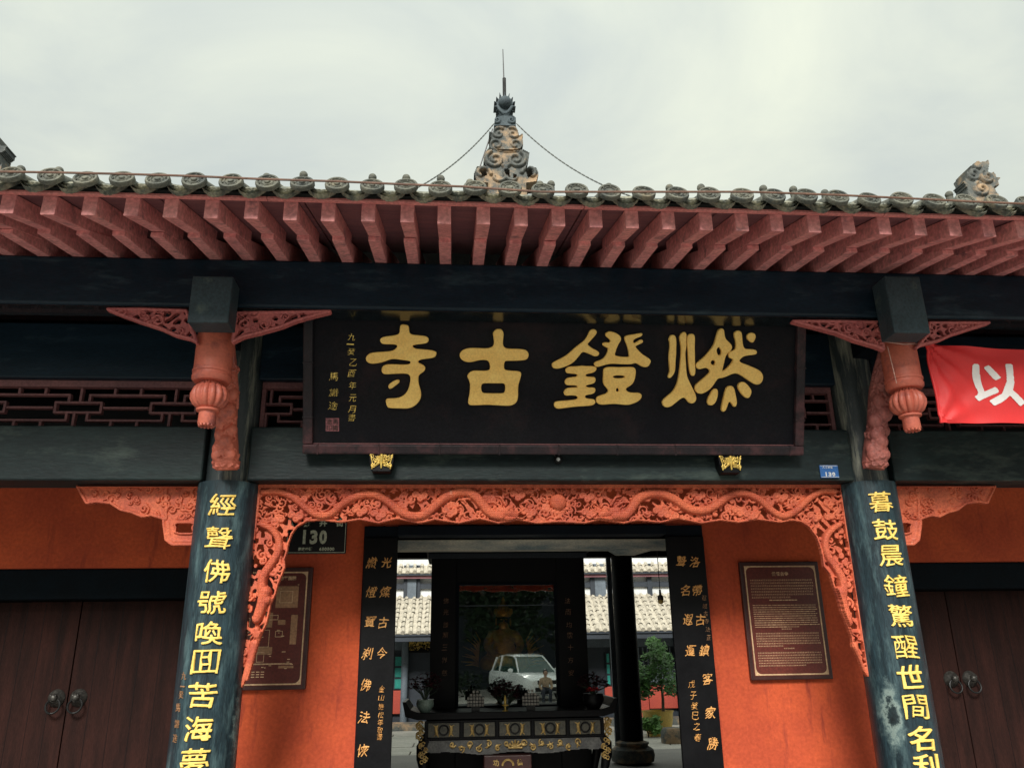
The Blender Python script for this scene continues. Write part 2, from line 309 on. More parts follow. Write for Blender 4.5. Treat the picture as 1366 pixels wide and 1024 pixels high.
def raster_glyph(ch, R=None, n=84, soft=True, warp=.012):
    """a brush-like, rounded version of a character: its outline is swept with a round nib, giving a raised height field"""
    k = (ch, R, n, soft, warp)
    if k in RG: return RG[k]
    v, f = glyph(ch, 0.0); m = int(n*.10); N = n+2*m; M_ = np.zeros((N, N), bool); ax = (np.arange(N)-m+.5)/n-.5
    wob = np.array([(p[0]+warp*math.sin(p[1]*8+ord(ch)), p[1]+warp*math.sin(p[0]*7+ord(ch)*2)) for p in v])
    hi_ = v[:, 2] > 0
    for q in f:
        if not all(hi_[i] for i in q): continue
        for t in range(1, len(q)-1):
            a, b, c = wob[q[0]], wob[q[t]], wob[q[t+1]]; lo = np.minimum(np.minimum(a, b), c); hi = np.maximum(np.maximum(a, b), c)
            i0, i1 = np.searchsorted(ax, [lo[0], hi[0]]); j0, j1 = np.searchsorted(ax, [lo[1], hi[1]])
            if i1 <= i0 or j1 <= j0: continue
            X, Y = np.meshgrid(ax[i0:i1], ax[j0:j1]); s1 = (b[0]-a[0])*(Y-a[1])-(b[1]-a[1])*(X-a[0]); s2 = (c[0]-b[0])*(Y-b[1])-(c[1]-b[1])*(X-b[0]); s3 = (a[0]-c[0])*(Y-c[1])-(a[1]-c[1])*(X-c[0])
            M_[j0:j1, i0:i1] |= ((s1 >= 0) & (s2 >= 0) & (s3 >= 0)) | ((s1 <= 0) & (s2 <= 0) & (s3 <= 0))
    dens = M_.mean(); 
    if R is None: R = min(.050, max(.012, .052-.155*(dens-.10)))
    r = R*n; H = np.full((N, N), -1.0); ri = int(math.ceil(r))
    for dj in range(-ri, ri+1):
        for di in range(-ri, ri+1):
            d2 = (dj*1.0)**2+(di*1.15)**2
            if d2 < r*r: H = np.maximum(H, np.where(np.roll(np.roll(M_, dj, 0), di, 1), math.sqrt(1-d2/(r*r)), -1))
    if not soft: H[H > 0] = 1
    cell = (H[:-1, :-1] > 0) & (H[1:, :-1] > 0) & (H[:-1, 1:] > 0) & (H[1:, 1:] > 0); J, I = np.where(cell); idx = lambda j, i: j*N+i
    F = [np.stack([idx(J, I), idx(J, I+1), idx(J+1, I+1), idx(J+1, I)], 1)]; pad = np.pad(cell, 1); NN = N*N
    for dj, di, e0, e1 in ((-1, 0, (0, 0), (0, 1)), (1, 0, (1, 1), (1, 0)), (0, -1, (1, 0), (0, 0)), (0, 1, (0, 1), (1, 1))):
        m_ = cell & ~pad[1+dj:1+dj+N-1, 1+di:1+di+N-1]; J, I = np.where(m_); p = idx(J+e0[0], I+e0[1]); q = idx(J+e1[0], I+e1[1]); F.append(np.stack([q, p, p+NN, q+NN], 1))
    F = np.concatenate(F); X, Y = np.meshgrid(ax, ax); top = np.stack([X, Y, np.clip(H, 0, 1)*.5], -1).reshape(-1, 3); bot = np.stack([X, Y, np.full_like(X, -.5)], -1).reshape(-1, 3)
    V = np.concatenate([top, bot]); used = np.unique(F); rm = np.full(2*NN, -1); rm[used] = np.arange(len(used)); RG[k] = (V[used], [tuple(q) for q in rm[F].tolist()]); return RG[k]
def put_raster(mb, ch, o, u, v, n, wd, ht, th, R=None, slant=0, cyl=None, res=84, soft=True, warp=.012):
    g, f = raster_glyph(ch, R, res, soft, warp)
    if cyl is None: mb.add([o+u*(p[0]*wd+slant*p[1]*ht)+v*(p[1]*ht)+n*((p[2]+.35)*th) for p in g], f)
    else:
        cx, cy, Rc, a0 = cyl; out = []
        for p in g: a = a0+p[0]*wd/Rc; r = Rc+(p[2]+.35)*th; out.append((cx+r*math.sin(a), cy-r*math.cos(a), o.z+p[1]*ht))
        mb.add(out, f)
def put_glyph(mb, ch, o, u, v, n, wd, ht, th, offset=.028, slant=0, cyl=None):
    g, f = glyph(ch, offset)
    if not len(g): return
    if cyl is None:
        mb.add([o+u*(p[0]*wd+slant*p[1]*ht)+v*(p[1]*ht)+n*((p[2]+.5)*th) for p in g], f)
    else:                                                        # wrapped round a column: cyl = (axis x, axis y, radius, angle)
        cx, cy, R, a0 = cyl
        bm = bmesh.new(); vs = [bm.verts.new(p) for p in g]
        for q in f:
            try: bm.faces.new([vs[i] for i in q])
            except ValueError: pass
        for xx in (-.4, -.3, -.2, -.1, 0, .1, .2, .3, .4):
            bmesh.ops.bisect_plane(bm, geom=bm.verts[:]+bm.edges[:]+bm.faces[:], plane_co=(xx, 0, 0), plane_no=(1, 0, 0))
        bm.verts.index_update(); out = []
        for q in bm.verts:
            a = a0+(q.co.x*wd+slant*q.co.y*ht)/R; r = R-.004+(q.co.z+.5)*th
            out.append((cx+r*math.sin(a), cy-r*math.cos(a), o.z+q.co.y*ht))
        mb.add(out, [tuple(x.index for x in fc.verts) for fc in bm.faces]); bm.free()

# ---- carved relief: a height field with real holes, sides and a back
def seg_height(H, X, Z, pts, r, base, k=1.0, mode='max'):
    pts = np.array(pts, float); rs = np.array(r if hasattr(r, '__len__') else [r]*len(pts), float)
    for i in range(len(pts)-1):
        a, b = pts[i], pts[i+1]; rm = max(rs[i], rs[i+1])
        x0, x1 = min(a[0], b[0])-rm, max(a[0], b[0])+rm; z0, z1 = min(a[1], b[1])-rm, max(a[1], b[1])+rm
        ix = np.where((X[0] >= x0) & (X[0] <= x1))[0]; iz = np.where((Z[:, 0] >= z0) & (Z[:, 0] <= z1))[0]
        if not len(ix) or not len(iz): continue
        sl_ = np.s_[iz[0]:iz[-1]+1, ix[0]:ix[-1]+1]
        d = b-a; L2 = max(d @ d, 1e-12); t = np.clip(((X[sl_]-a[0])*d[0]+(Z[sl_]-a[1])*d[1])/L2, 0, 1)
        dist = np.hypot(X[sl_]-a[0]-t*d[0], Z[sl_]-a[1]-t*d[1]); rr = rs[i]+(rs[i+1]-rs[i])*t
        h = np.where(dist < rr, base+k*np.sqrt(np.maximum(rr*rr-dist*dist, 0)), -1)
        H[sl_] = np.maximum(H[sl_], h)
def inpoly(X, Z, poly):
    ins = np.zeros(X.shape, bool); n = len(poly)
    for i in range(n):
        x0, z0 = poly[i]; x1, z1 = poly[(i+1) % n]
        if z0 == z1: continue
        c = ((z0 > Z) != (z1 > Z)) & (X < (x1-x0)*(Z-z0)/(z1-z0)+x0); ins ^= c
    return ins
def spiral(cx, cz, r, turns=1.3, a0=0, hand=1, n=16, tail=None):
    p = []
    for i in range(n):
        t = i/(n-1); a = a0+hand*turns*2*PI*t; q = r*(1-.82*t); p.append((cx+q*math.cos(a), cz+q*math.sin(a)))
    if tail: p = [tail]+p
    return p
def chaikin(p, k=2, closed=False):
    for _ in range(k):
        q = []; n = len(p)
        for i in range(n if closed else n-1):
            a, b = p[i], p[(i+1) % n]; q += [(a[0]*.75+b[0]*.25, a[1]*.75+b[1]*.25), (a[0]*.25+b[0]*.75, a[1]*.25+b[1]*.75)]
        p = q if closed else [p[0]]+q+[p[-1]]
    return p
def relief(name, bounds, res, fn, material, parent, Y, th=.02, double=False, kind=None):
    x0, x1, z0, z1 = bounds; xs = np.arange(x0, x1, res); zs = np.arange(z0, z1, res)
    X, Z = np.meshgrid(xs, zs); H = fn(X, Z); nz, nx = X.shape
    cell = (H[:-1, :-1] > 0) & (H[1:, :-1] > 0) & (H[:-1, 1:] > 0) & (H[1:, 1:] > 0)
    Hs = np.where(H > 0, H, 0)
    YY = np.full(X.shape, float(Y)); v = np.concatenate([np.stack([X, YY-Hs, Z], -1).reshape(-1, 3), np.stack([X, YY+th+(Hs if double else 0), Z], -1).reshape(-1, 3)])
    N = nx*nz; idx = lambda j, i: j*nx+i
    J, I = np.where(cell); a = idx(J, I); b = idx(J, I+1); c = idx(J+1, I+1); d = idx(J+1, I)
    F = [np.stack([a, b, c, d], 1), np.stack([d+N, c+N, b+N, a+N], 1)]
    pad = np.pad(cell, 1)
    for dj, di, e0, e1 in ((-1, 0, (0, 0), (0, 1)), (1, 0, (1, 1), (1, 0)), (0, -1, (1, 0), (0, 0)), (0, 1, (0, 1), (1, 1))):
        m_ = cell & ~pad[1+dj:1+dj+nz-1, 1+di:1+di+nx-1]; J, I = np.where(m_)
        p = idx(J+e0[0], I+e0[1]); q = idx(J+e1[0], I+e1[1]); F.append(np.stack([q, p, p+N, q+N], 1))
    F = np.concatenate(F); used = np.unique(F); rm = np.full(2*N, -1); rm[used] = np.arange(len(used))
    me = bpy.data.meshes.new(name); me.from_pydata(v[used].tolist(), [], rm[F].tolist()); me.update()
    return link_mesh(name, me, material, parent, smooth=True, kind=kind)
def fill_scrolls(H, X, Z, n, bounds, rr, base, seed, wr=.007):
    R_ = random.Random(seed); x0, x1, z0, z1 = bounds
    for _ in range(n):
        cx, cz = R_.uniform(x0, x1), R_.uniform(z0, z1); r = R_.uniform(*rr)
        seg_height(H, X, Z, spiral(cx, cz, r, R_.uniform(.8, 1.5), R_.uniform(0, 6.3), R_.choice((-1, 1)), 14), [wr*R_.uniform(.7, 1.2)]*14, base+R_.uniform(0, .008))

exec_order = []
# ================================================================== GROUND
ZF = .35                                             # temple floor above the street
street = struct(MB().box((-60, -60, -.3), (60, -3.2, 0)).build('street', M_street))
floor = struct(MB().box((-9, -3.2, -.3), (9, 7.0, ZF)).build('temple_floor', M_floor))
court = struct(MB().box((-20, 7.0, -.3), (20, 60, ZF-.06)).build('courtyard_ground', M_paver))
tmp = []
pv = MB().box((-.44, -.29, 0), (.44, .29, .035)).build('paving_slab', M_paver, court, origin=(0, 0, 0), bevel=.008)
n_ = 0
for j in range(9):
    for i in range(-4, 5):
        o = pv if n_ == 0 else pv.copy()
        if n_: COL.objects.link(o); o.parent = court
        o.location = Vector((i*.9+(j % 2)*.45, 7.4+j*.6, ZF-.06+random.uniform(0, .006))) - WL[court]; n_ += 1

# ================================================================== TEMPLE GATE
gate = empty('temple_gate', (0, 0, ZF), 'red walled temple gate with grey tiled eaves, blue black beams and orange carvings', 'temple gate')
XC = 2.3
ZLB, ZLT = 2.848, 3.230                              # lintel beam
PB0, PB1 = 3.857, ZZ(352, -.78, 640)                 # purlin beam bottom / top
# --- columns
for sx_ in (-1, 1):
    MB().lathe([(.165, ZF+.18), (.165, 4.3)], (sx_*XC, 0, 0), 28).build('column', M_col2, gate, smooth=True)
    MB().lathe([(.25, ZF), (.28, ZF+.05), (.28, ZF+.13), (.22, ZF+.18)], (sx_*XC, 0, 0), 28).build('column_base', M_stone, gate, smooth=True)
    MB().lathe([(.165, ZF+.18), (.165, 4.3)], (sx_*6.2, 0, 0), 28).build('column', M_col2, gate, smooth=True)
# --- lintel beams
for a, b in ((-6.03, -XC-.15), (-XC+.15, XC-.15), (XC+.15, 6.03)):
    MB().box((a, -.15, ZLB), (b, .12, ZLT)).build('lintel_beam', M_lintel, gate, bevel=.012)
    MB().box((a, -.08, 3.60), (b, .08, 4.02)).build('upper_tie_beam', M_beam, gate, bevel=.01)
# --- purlin beam over the hanging posts, its cushion and the beam heads
MB().box((-6.4, -.78, PB0), (6.4, -.60, PB1)).build('eave_beam', M_beam, gate, bevel=.018)
MB().box((-6.4, -.765, PB0-.006), (6.4, -.602, PB0-.001)).build('beam_gloss_sheet', M_gloss, gate)  # thin glossy sheet added so the beam underside mirrors the gold characters
XH = 2.345
for sx_ in (-1, 1):
    cxp = -2.335 if sx_ < 0 else 2.37
    zt = ZZ(372, -.98, 280 if sx_ < 0 else 1208); zb = ZZ(430 if sx_ < 0 else 444, -.98, 280 if sx_ < 0 else 1212)
    hw = (XX(306, -.98, 420)-XX(251, -.98, 420))/2
    cx2 = XX(278, -.98, 420) if sx_ < 0 else XX(1214, -.98, 425)
    MB().box((cx2-hw, -.98, zb), (cx2+hw, -.81, zt+.02)).build('beam_head', mat('worn_teal_beam_end', (.040, .066, .078), (.022, .038, .046), rough=.5, spec=.3, nscale=3, wear=(.12, .15, .12), wthr=(.60, .8), wscale=5), gate, bevel=.008)
    MB().box((cx2-hw+.03, -.808, PB0-.075), (cx2+hw-.03, -.50, PB0-.004)).build('post_cap', M_darkb, gate, bevel=.004)
    MB().box((sx_*XH-.07, -.598, PB0-.07), (sx_*XH+.07, -.10, PB0+.2)).build('cross_tie', M_darkb, gate)
# --- porch ceiling and dark boards
for i in range(30):
    x = -6.3+i*.42
    MB().box((x, -.56, 4.24), (x+.412, 1.0, 4.26)).build('ceiling_board', M_darkb, gate) if i % 1 == 0 else None
# --- front wall with three openings
def wall_piece(a, b): return MB().box(a, b).build('red_wall', M_wall, gate)
ZD = 2.42; ZDs = ZZ(757, 1.0, 100)
wall_piece((-6.3, 1.0, ZDs), (-1.30, 1.2, 4.24)); wall_piece((1.20, 1.0, ZDs), (6.3, 1.2, 4.24))
wall_piece((-1.30, 1.0, ZZ(702, 1.0, 700)+.02), (1.20, 1.2, 4.24))
wall_piece((-2.62, 1.0, ZF), (-1.30, 1.2, ZDs)); wall_piece((1.20, 1.0, ZF), (2.62, 1.2, ZDs))
wall_piece((-6.3, 1.0, ZF), (-4.62, 1.2, ZDs)); wall_piece((4.62, 1.0, ZF), (6.3, 1.2, ZDs))
# --- side doors
def knocker(x, z, Y, parent):
    mb = MB(); Mx = Matrix.Rotation(PI/2, 3, 'X')
    mb.lathe([(.001, .05), (.03, .05), (.045, .03), (.062, .012), (.066, 0), (.001, 0)], (x, Y, z+.04), 18, Mx)
    mb.ball((x, Y-.05, z+.045), .03, 10, 7); mb.ball((x-.018, Y-.065, z+.06), .009, 6, 5); mb.ball((x+.018, Y-.065, z+.06), .009, 6, 5)
    k = mb.build('knocker_plate', mat('old_bronze', (.10, .095, .085), (.04, .038, .035), rough=.45, metal=.6, nscale=30), parent, smooth=True)
    mb = MB(); mb.tube([(x+.052*math.sin(a), Y-.05-.01*math.cos(a), z-.015-.052*math.cos(a)) for a in np.linspace(0, 2*PI, 25)], .0075, 8, cap=False)
    mb.build('knocker_ring', M_iron, parent, smooth=True)
for sx_, seam_px in ((-1, 92), (1, 1284)):
    s = XX(seam_px, 1.22, 920)
    lo, hi = (-4.62, -2.62) if sx_ < 0 else (2.62, 4.62)
    fz = ZZ(800 if sx_ < 0 else 786, 1.19, 100 if sx_ < 0 else 1290)
    MB().box((lo, 1.06, fz), (hi, 1.19, ZDs-.002)).build('door_head', M_doorf, gate, bevel=.006)
    for a in (lo, hi-.10): MB().box((a, 1.06, ZF), (a+.10, 1.19, fz-.002)).build('door_post', M_doorf, gate, bevel=.006)
    for a, b in ((lo+.102, s-.004), (s+.004, hi-.102)):
        d = MB().box((a, 1.22, ZF+.05), (b, 1.28, fz-.01)).build('door_leaf', M_door, gate, bevel=.004)
        k = s-.082 if b <= s else s+.082
        knocker(k, ZZ(938, 1.2, 88) if sx_ < 0 else ZZ(912, 1.2, 1284), 1.22, d)
        nb = 6
        for q in range(1, nb):
            xx = a+(b-a)*q/nb
            MB().box((xx-.0015, 1.2185, ZF+.06), (xx+.0015, 1.2215, fz-.02)).build('board_seam', M_black, d)
    MB().box((lo, 1.3, ZF), (hi, 1.34, ZDs)).build('door_backing', M_black, gate)
# --- interior of the gate hall (dark)
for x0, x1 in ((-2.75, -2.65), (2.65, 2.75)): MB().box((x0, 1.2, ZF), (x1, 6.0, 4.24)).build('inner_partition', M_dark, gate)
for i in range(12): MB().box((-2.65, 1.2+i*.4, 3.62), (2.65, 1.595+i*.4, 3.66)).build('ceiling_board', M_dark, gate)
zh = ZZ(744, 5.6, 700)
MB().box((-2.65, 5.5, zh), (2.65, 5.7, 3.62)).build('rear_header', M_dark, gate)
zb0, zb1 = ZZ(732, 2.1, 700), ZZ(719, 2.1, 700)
M_pbeam = mat('pale_sky_lit_beam', (.72, .68, .55), (.20, .26, .27), rough=.7, nscale=1.6, stretch=(.8, 3, 3), thr=(.42, .62))  # pale tone stands in for sky light falling on the beam
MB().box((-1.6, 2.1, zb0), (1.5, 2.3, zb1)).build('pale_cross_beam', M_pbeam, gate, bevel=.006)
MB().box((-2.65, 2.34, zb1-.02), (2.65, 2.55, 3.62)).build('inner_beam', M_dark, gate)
for xcol in (XX(835, 5.5, 850), XX(835, 5.5, 850)-3.55):
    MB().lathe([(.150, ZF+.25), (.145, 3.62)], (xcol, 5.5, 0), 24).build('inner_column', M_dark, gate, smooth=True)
    MB().lathe([(.20, ZF), (.27, ZF+.03), (.285, ZF+.10), (.27, ZF+.17), (.20, ZF+.21), (.22, ZF+.25), (.16, ZF+.27)], (xcol, 5.5, 0), 28).build('inner_column_base', M_stone, gate, smooth=True)
MB().box((XX(812, 5.6, 800), 5.62, ZF), (XX(818, 5.6, 800), 5.68, zh)).build('opening_post', M_timber, gate)
mb = MB(); mb.prism([(XX(845, 2.3, 735), zb0-.002), (XX(868, 2.3, 735), zb0-.002), (XX(845, 2.3, 735), ZZ(741, 2.3, 845)), (XX(820, 2.3, 735), ZZ(741, 2.3, 830)), (XX(810, 2.3, 735), zb0-.002)], 'y', 2.14, 2.27); mb.build('beam_corbel', M_pbeam, gate)
# --- door surround of the middle opening
zdt = ZZ(702, 1.0, 700)
MB().box((-1.19, .93, ZZ(717, 1.12, 700)), (1.03, 1.12, zdt)).build('middle_door_head', M_darkb, gate, bevel=.006)
for a, b in ((-1.46, -1.19), (1.03, 1.34)): MB().box((a, .955, ZF), (b, 1.0-.002, zdt)).build('door_jamb', M_darkb, gate, bevel=.004)

# --- fretwork lattices above the lintels
def lattice(xa, xb, c0, Y=0.0):
    z0, z1 = ZLT, 3.60; H = z1-z0
    fr = MB()
    fr.box((xa, Y-.03, z0+.001), (xb, Y+.03, z0+.028)); fr.box((xa, Y-.03, z1-.05), (xb, Y+.03, z1-.001))
    fr.box((xa, Y-.028, z0+.03), (xa+.03, Y+.028, z1-.052)); fr.box((xb-.03, Y-.028, z0+.03), (xb, Y+.028, z1-.052))
    L = fr.build('lattice_frame', M_lat, gate, bevel=.003)
    S = .001865*1.0; P0 = 352*S; t = .0085
    zz = lambda q: z0+.02+(487-q)/(487-325)*(H-.075)
    def bar(x0, x1, q0, q1, dy=0):
        x0, x1 = max(min(x0, x1), xa+.03), min(max(x0, x1), xb-.03)
        if x1-x0 < .004: return
        za, zb_ = sorted((zz(q0), zz(q1)))
        MB().box((x0, Y-.02+dy, za), (x1, Y+.02+dy, zb_)).build('lattice_bar', M_lat, L)
    def hb(x0, x1, q): bar(x0, x1, q-4, q+4)
    def vb(x, q0, q1): bar(x-t, x+t, q0+4.2, q1-4.2, .002)
    k = math.ceil((xa-P0-c0)/P0)
    while c0+k*P0 < xb+P0:
        c = c0+k*P0
        hb(c-88*S, c+88*S, 385); hb(c-88*S, c+88*S, 425); vb(c-84*S, 385, 425); vb(c+84*S, 385, 425)
        hb(c+92*S, c+P0-92*S, 406)
        hb(c+34*S, c+P0-34*S, 354); vb(c+38*S, 354, 385); vb(c-38*S, 354, 385)
        hb(c+34*S, c+P0-34*S, 457); vb(c+38*S, 425, 457); vb(c-38*S, 425, 457)
        vb(c+4*S, 322, 385); vb(c-10*S, 425, 492)
        vb(c+P0/2-48*S, 322, 354); vb(c+P0/2+48*S, 322, 354); vb(c+P0/2-48*S, 457, 492); vb(c+P0/2+48*S, 457, 492)
        k += 1
lattice(-6.03, -XC-.17, XX(107, 0, 535)); lattice(-XC+.17, -1.0, XX(370, 0, 535)-.05); lattice(1.0, XC-.17, 1.75); lattice(XC+.17, 6.03, 3.05)
MB().box((-6.0, .3, ZLT-.1), (6.0, .32, 4.2)).build('dark_backing_board', M_black, gate)

# --- roof: boards, rafters, fascia, tiles
YE = -1.62
z_ff = ZZ(299.5, -1.6, 640); z_fb = ZZ(318, -1.22, 640); z_lf = ZZ(326, -1.20, 640); z_lb = ZZ(352, -.80, 640)
sl2 = (z_lb-z_lf)/(.40)
rise = .44
RZ, RY = 6.40, 2.3
zf0 = ZZ(277, -1.6, 640)                              # top of the rafter ends = bottom of the fascia boards
mb = MB(); mb.prism([(-1.62, zf0+.02), (-1.62, zf0+.05), (-.5, 4.62), (RY, RZ), (6.4, 4.5), (6.4, 4.42), (RY, RZ-.12), (-.5, 4.50)], 'x', -7.2, 7.2)
roof = mb.build('roof', M_tiled, gate)
for i in range(18):
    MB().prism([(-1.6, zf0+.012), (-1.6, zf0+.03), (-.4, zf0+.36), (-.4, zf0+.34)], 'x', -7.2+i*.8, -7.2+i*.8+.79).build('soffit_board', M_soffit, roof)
dx = (XX(893, -1.6, 296)-XX(490.6, -1.6, 296))/8; x0 = XX(644, -1.6, 298)
hw = .0385
zft = lambda y: zf0+.010+(y+1.6)*.275
# flying rafter: front end face from zf0 down to z_ff, underside back to z_fb
fl = MB(); fl.prism([(-1.6, z_ff), (-1.6, zf0+.008), (-.9, zft(-.9)), (-.9, z_fb+(z_fb-z_ff)*.8)], 'x', -hw, hw)
fl = fl.build('flying_rafter', M_rafter, roof, origin=(0, -1.6, z_ff), bevel=.003)
lr = MB(); lr.prism([(-1.21, z_lf), (-1.21, z_fb+.0), (.3, z_fb+.62), (.3, z_lf+sl2*1.51)], 'x', -hw*.98, hw*.98)
lr = lr.build('rafter', M_rafter, roof, origin=(0, -1.21, z_lf), bevel=.003)
k0 = -int((x0+6.9)/dx); k1 = int((6.9-x0)/dx); first = True
for k in range(k0, k1+1):
    for src, oy, oz in ((fl, -1.6, z_ff), (lr, -1.21, z_lf)):
        jx = random.uniform(-.005, .005)
        if first: src.location = Vector((x0+k*dx, oy, oz))-WL[roof]; WL[src] = Vector((x0+k*dx, oy, oz))
        else: dup(src, (x0+k*dx+jx, oy, oz+random.uniform(-.003, .003)), roof)
    first = False
zfa = ZZ(269.5, -1.63, 640)
for i in range(8):
    MB().box((-7.2+i*1.8, -1.635, zf0+.001), (-7.2+i*1.8+1.797, -1.603, zfa)).build('fascia_board', M_fascia, roof, bevel=.004)
# eave tiles
tx = (XX(898, -1.70, 259)-XX(450, -1.70, 245))/10; tx0 = XX(679, -1.72, 255)
zt = ZZ(254, -1.735, 679)
def disc_tile():
    mb = MB(); R0 = .056
    # half round cover tile
    n = 12; pr = [(R0*math.cos(PI*i/n), R0*math.sin(PI*i/n)-.002) for i in range(n+1)] + [((R0-.014)*math.cos(PI*i/n), (R0-.014)*math.sin(PI*i/n)-.004) for i in range(n, -1, -1)]
    v = []; f = []
    for (yy, zz_) in ((-1.795, 0), (-1.2, .19)):
        v += [(a, yy, zt-.012+zz_+b) for a, b in pr]
    N = len(pr); f = [(i, (i+1) % N, (i+1) % N+N, i+N) for i in range(N)]+[tuple(range(N))[::-1], tuple(range(N, 2*N))]
    mb.add(v, f)
    # end disc, leaning back a little, with a raised rim and boss
    M = Matrix.Rotation(PI/2-.40, 3, 'X')
    M = M @ Matrix.Diagonal(Vector((1.12, 1, 1)))
    mb.lathe([(.001, .024), (.012, .023), (.016, .013), (.026, .014), (.029, .020), (.033, .014), (.043, .012), (.047, .021), (.056, .021), (.060, .012), (.060, -.006), (.001, -.008)], (0, -1.80, zt), 22, M)
    for q in range(6):
        a = q*PI/3+.3; p = M @ Vector((.0385*math.cos(a), .0385*math.sin(a), .017)); mb.ball((p.x, p.y-1.80, p.z+zt), .006, 5, 4)
    return mb
et = disc_tile().build('eave_tile', M_tile, roof, origin=(0, -1.8, zt), smooth=True)
def drip_tile():
    # fan-shaped lip with scalloped lower edge, and its shallow gutter tile running back
    mb = MB(); W_ = .098; n = 28; rings = []
    zc = zt+.028
    for (sc_, out) in ((1.0, .0), (.94, .014), (.85, .0), (.76, .0), (.68, .016), (.56, .001), (.42, .014), (.24, .0)):
        row = []
        for i in range(n+1):
            t = -1+2*i/n; dep = .096*(1-abs(t)**2.2)*sc_ + (.005*abs(math.sin(t*PI*3.5)) if sc_ > .95 else 0)
            row.append((t*W_, -1.705-out*(1+.5*abs(math.sin(t*PI*4)))-dep*.55, zc-.034*(1-t*t)*.35-dep+.020))
        rings.append(row)
    rings.append([(x_, -1.69, zc-.034*(1-(x_/W_)**2)*.35+.022) for x_, _, _ in rings[0]])
    base = len(mb.v); v = [p for r in rings for p in r]; N = n+1; R_ = len(rings)
    back = [(x_, y_+.022, z_) for (x_, y_, z_) in v]
    f = []
    for j in range(R_-1):
        for i in range(n):
            a, b, c, d = j*N+i, j*N+i+1, (j+1)*N+i+1, (j+1)*N+i; f.append((a, b, c, d)); o_ = len(v); f.append((d+o_, c+o_, b+o_, a+o_))
    o_ = len(v)
    for i in range(n): f.append((i+1, i, i+o_, i+1+o_)); e = (R_-1)*N; f.append((e+i, e+i+1, e+i+1+o_, e+i+o_))
    for j in range(R_-1): f.append((j*N, (j+1)*N, (j+1)*N+o_, j*N+o_)); f.append(((j+1)*N+n, j*N+n, j*N+n+o_, (j+1)*N+n+o_))
    mb.add(v+back, f)
    g = []; 
    for yy, zz_ in ((-1.69, 0), (-1.2, .16)):
        for i in range(9):
            t = -1+2*i/8; g.append((t*W_*.9, yy, zc+.022+zz_-.034*(1-t*t)*.35))
    for yy, zz_ in ((-1.69, -.014), (-1.2, .146)):
        for i in range(9):
            t = -1+2*i/8; g.append((t*W_*.9, yy, zc+.022+zz_-.034*(1-t*t)*.35))
    mb.add(g, [(i, i+1, i+10, i+9) for i in range(8)]+[(i+27, i+28, i+19, i+18) for i in range(8)])
    return mb
dt = drip_tile().build('drip_tile', mat('pale_drip_tile', (.27, .26, .19), (.09, .10, .085), rough=.85, nscale=16, bump=.5, bscale=80, thr=(.40, .60), wear=(.05, .06, .055), wthr=(.56, .66), wscale=13), roof, origin=(0, -1.7, zt), smooth=True)
k0 = -int((tx0+6.9)/tx); k1 = int((6.9-tx0)/tx); first = True
nail = MB().ball((0, 0, 0), .025, 12, 8); nail.lathe([(.02, -.06), (.022, -.02)], (0, 0, 0), 10); nail = nail.build('tile_nail_cap', M_tile, roof, origin=(0, 0, 0), smooth=True)
nails = {round((px_-612)/1e9): 0 for px_ in ()}
nail_px = [28, 79, 356, 405, 497, 542, 588, 627, 720, 735, 812, 893, 935, 1018, 1058, 1100, 1266]
for k in range(k0, k1+1):
    xx = tx0+k*tx
    for src, dxx, oy in ((et, 0, -1.735), (dt, tx/2, -1.655)):
        loc = Vector((xx+dxx+random.uniform(-.006, .006), oy+random.uniform(-.008, .008), zt+random.uniform(-.006, .006)))
        if first: src.location = loc-WL[roof]; c = src; WL[src] = loc
        else: c = dup(src, loc, roof)
        c.rotation_euler = (random.uniform(-.08, .08), random.uniform(-.05, .05), random.uniform(-.05, .05))
    first = False
for i, px_ in enumerate(nail_px):
    p = P(px_, 230+.030*px_-6+random.uniform(-3, 2), -1.45)
    if i == 0: nail.location = p-WL[roof]
    else: dup(nail, p, roof)
# tile courses of the slopes above the eaves (never seen singly from the street)
mb = MB()
def slope_z(y): return 4.62+(y+.5)*(RZ-4.62)/(RY+.5) if y > -.5 else zf0+.05+(y+1.62)*(4.62-zf0-.05)/1.12
for k in range(k0, k1+1):
    xx = tx0+k*tx; ys = [-1.25, -.5, .4, 1.3, RY]
    mb.tube([(xx, y, slope_z(y)+.03) for y in ys], .05, 7); mb.tube([(xx, y, RZ+.0-(y-RY)*.463) for y in (RY, 6.4)], .05, 6)
mb.build('roof_tile_courses', M_tile, roof, kind='stuff')
mb = MB(); mb.box((-7.2, RY-.12, RZ-.05), (7.2, RY+.12, RZ+.16)); mb.box((-7.2, RY-.15, RZ+.162), (7.2, RY+.15, RZ+.20)); mb.build('ridge', M_stoned, gate)

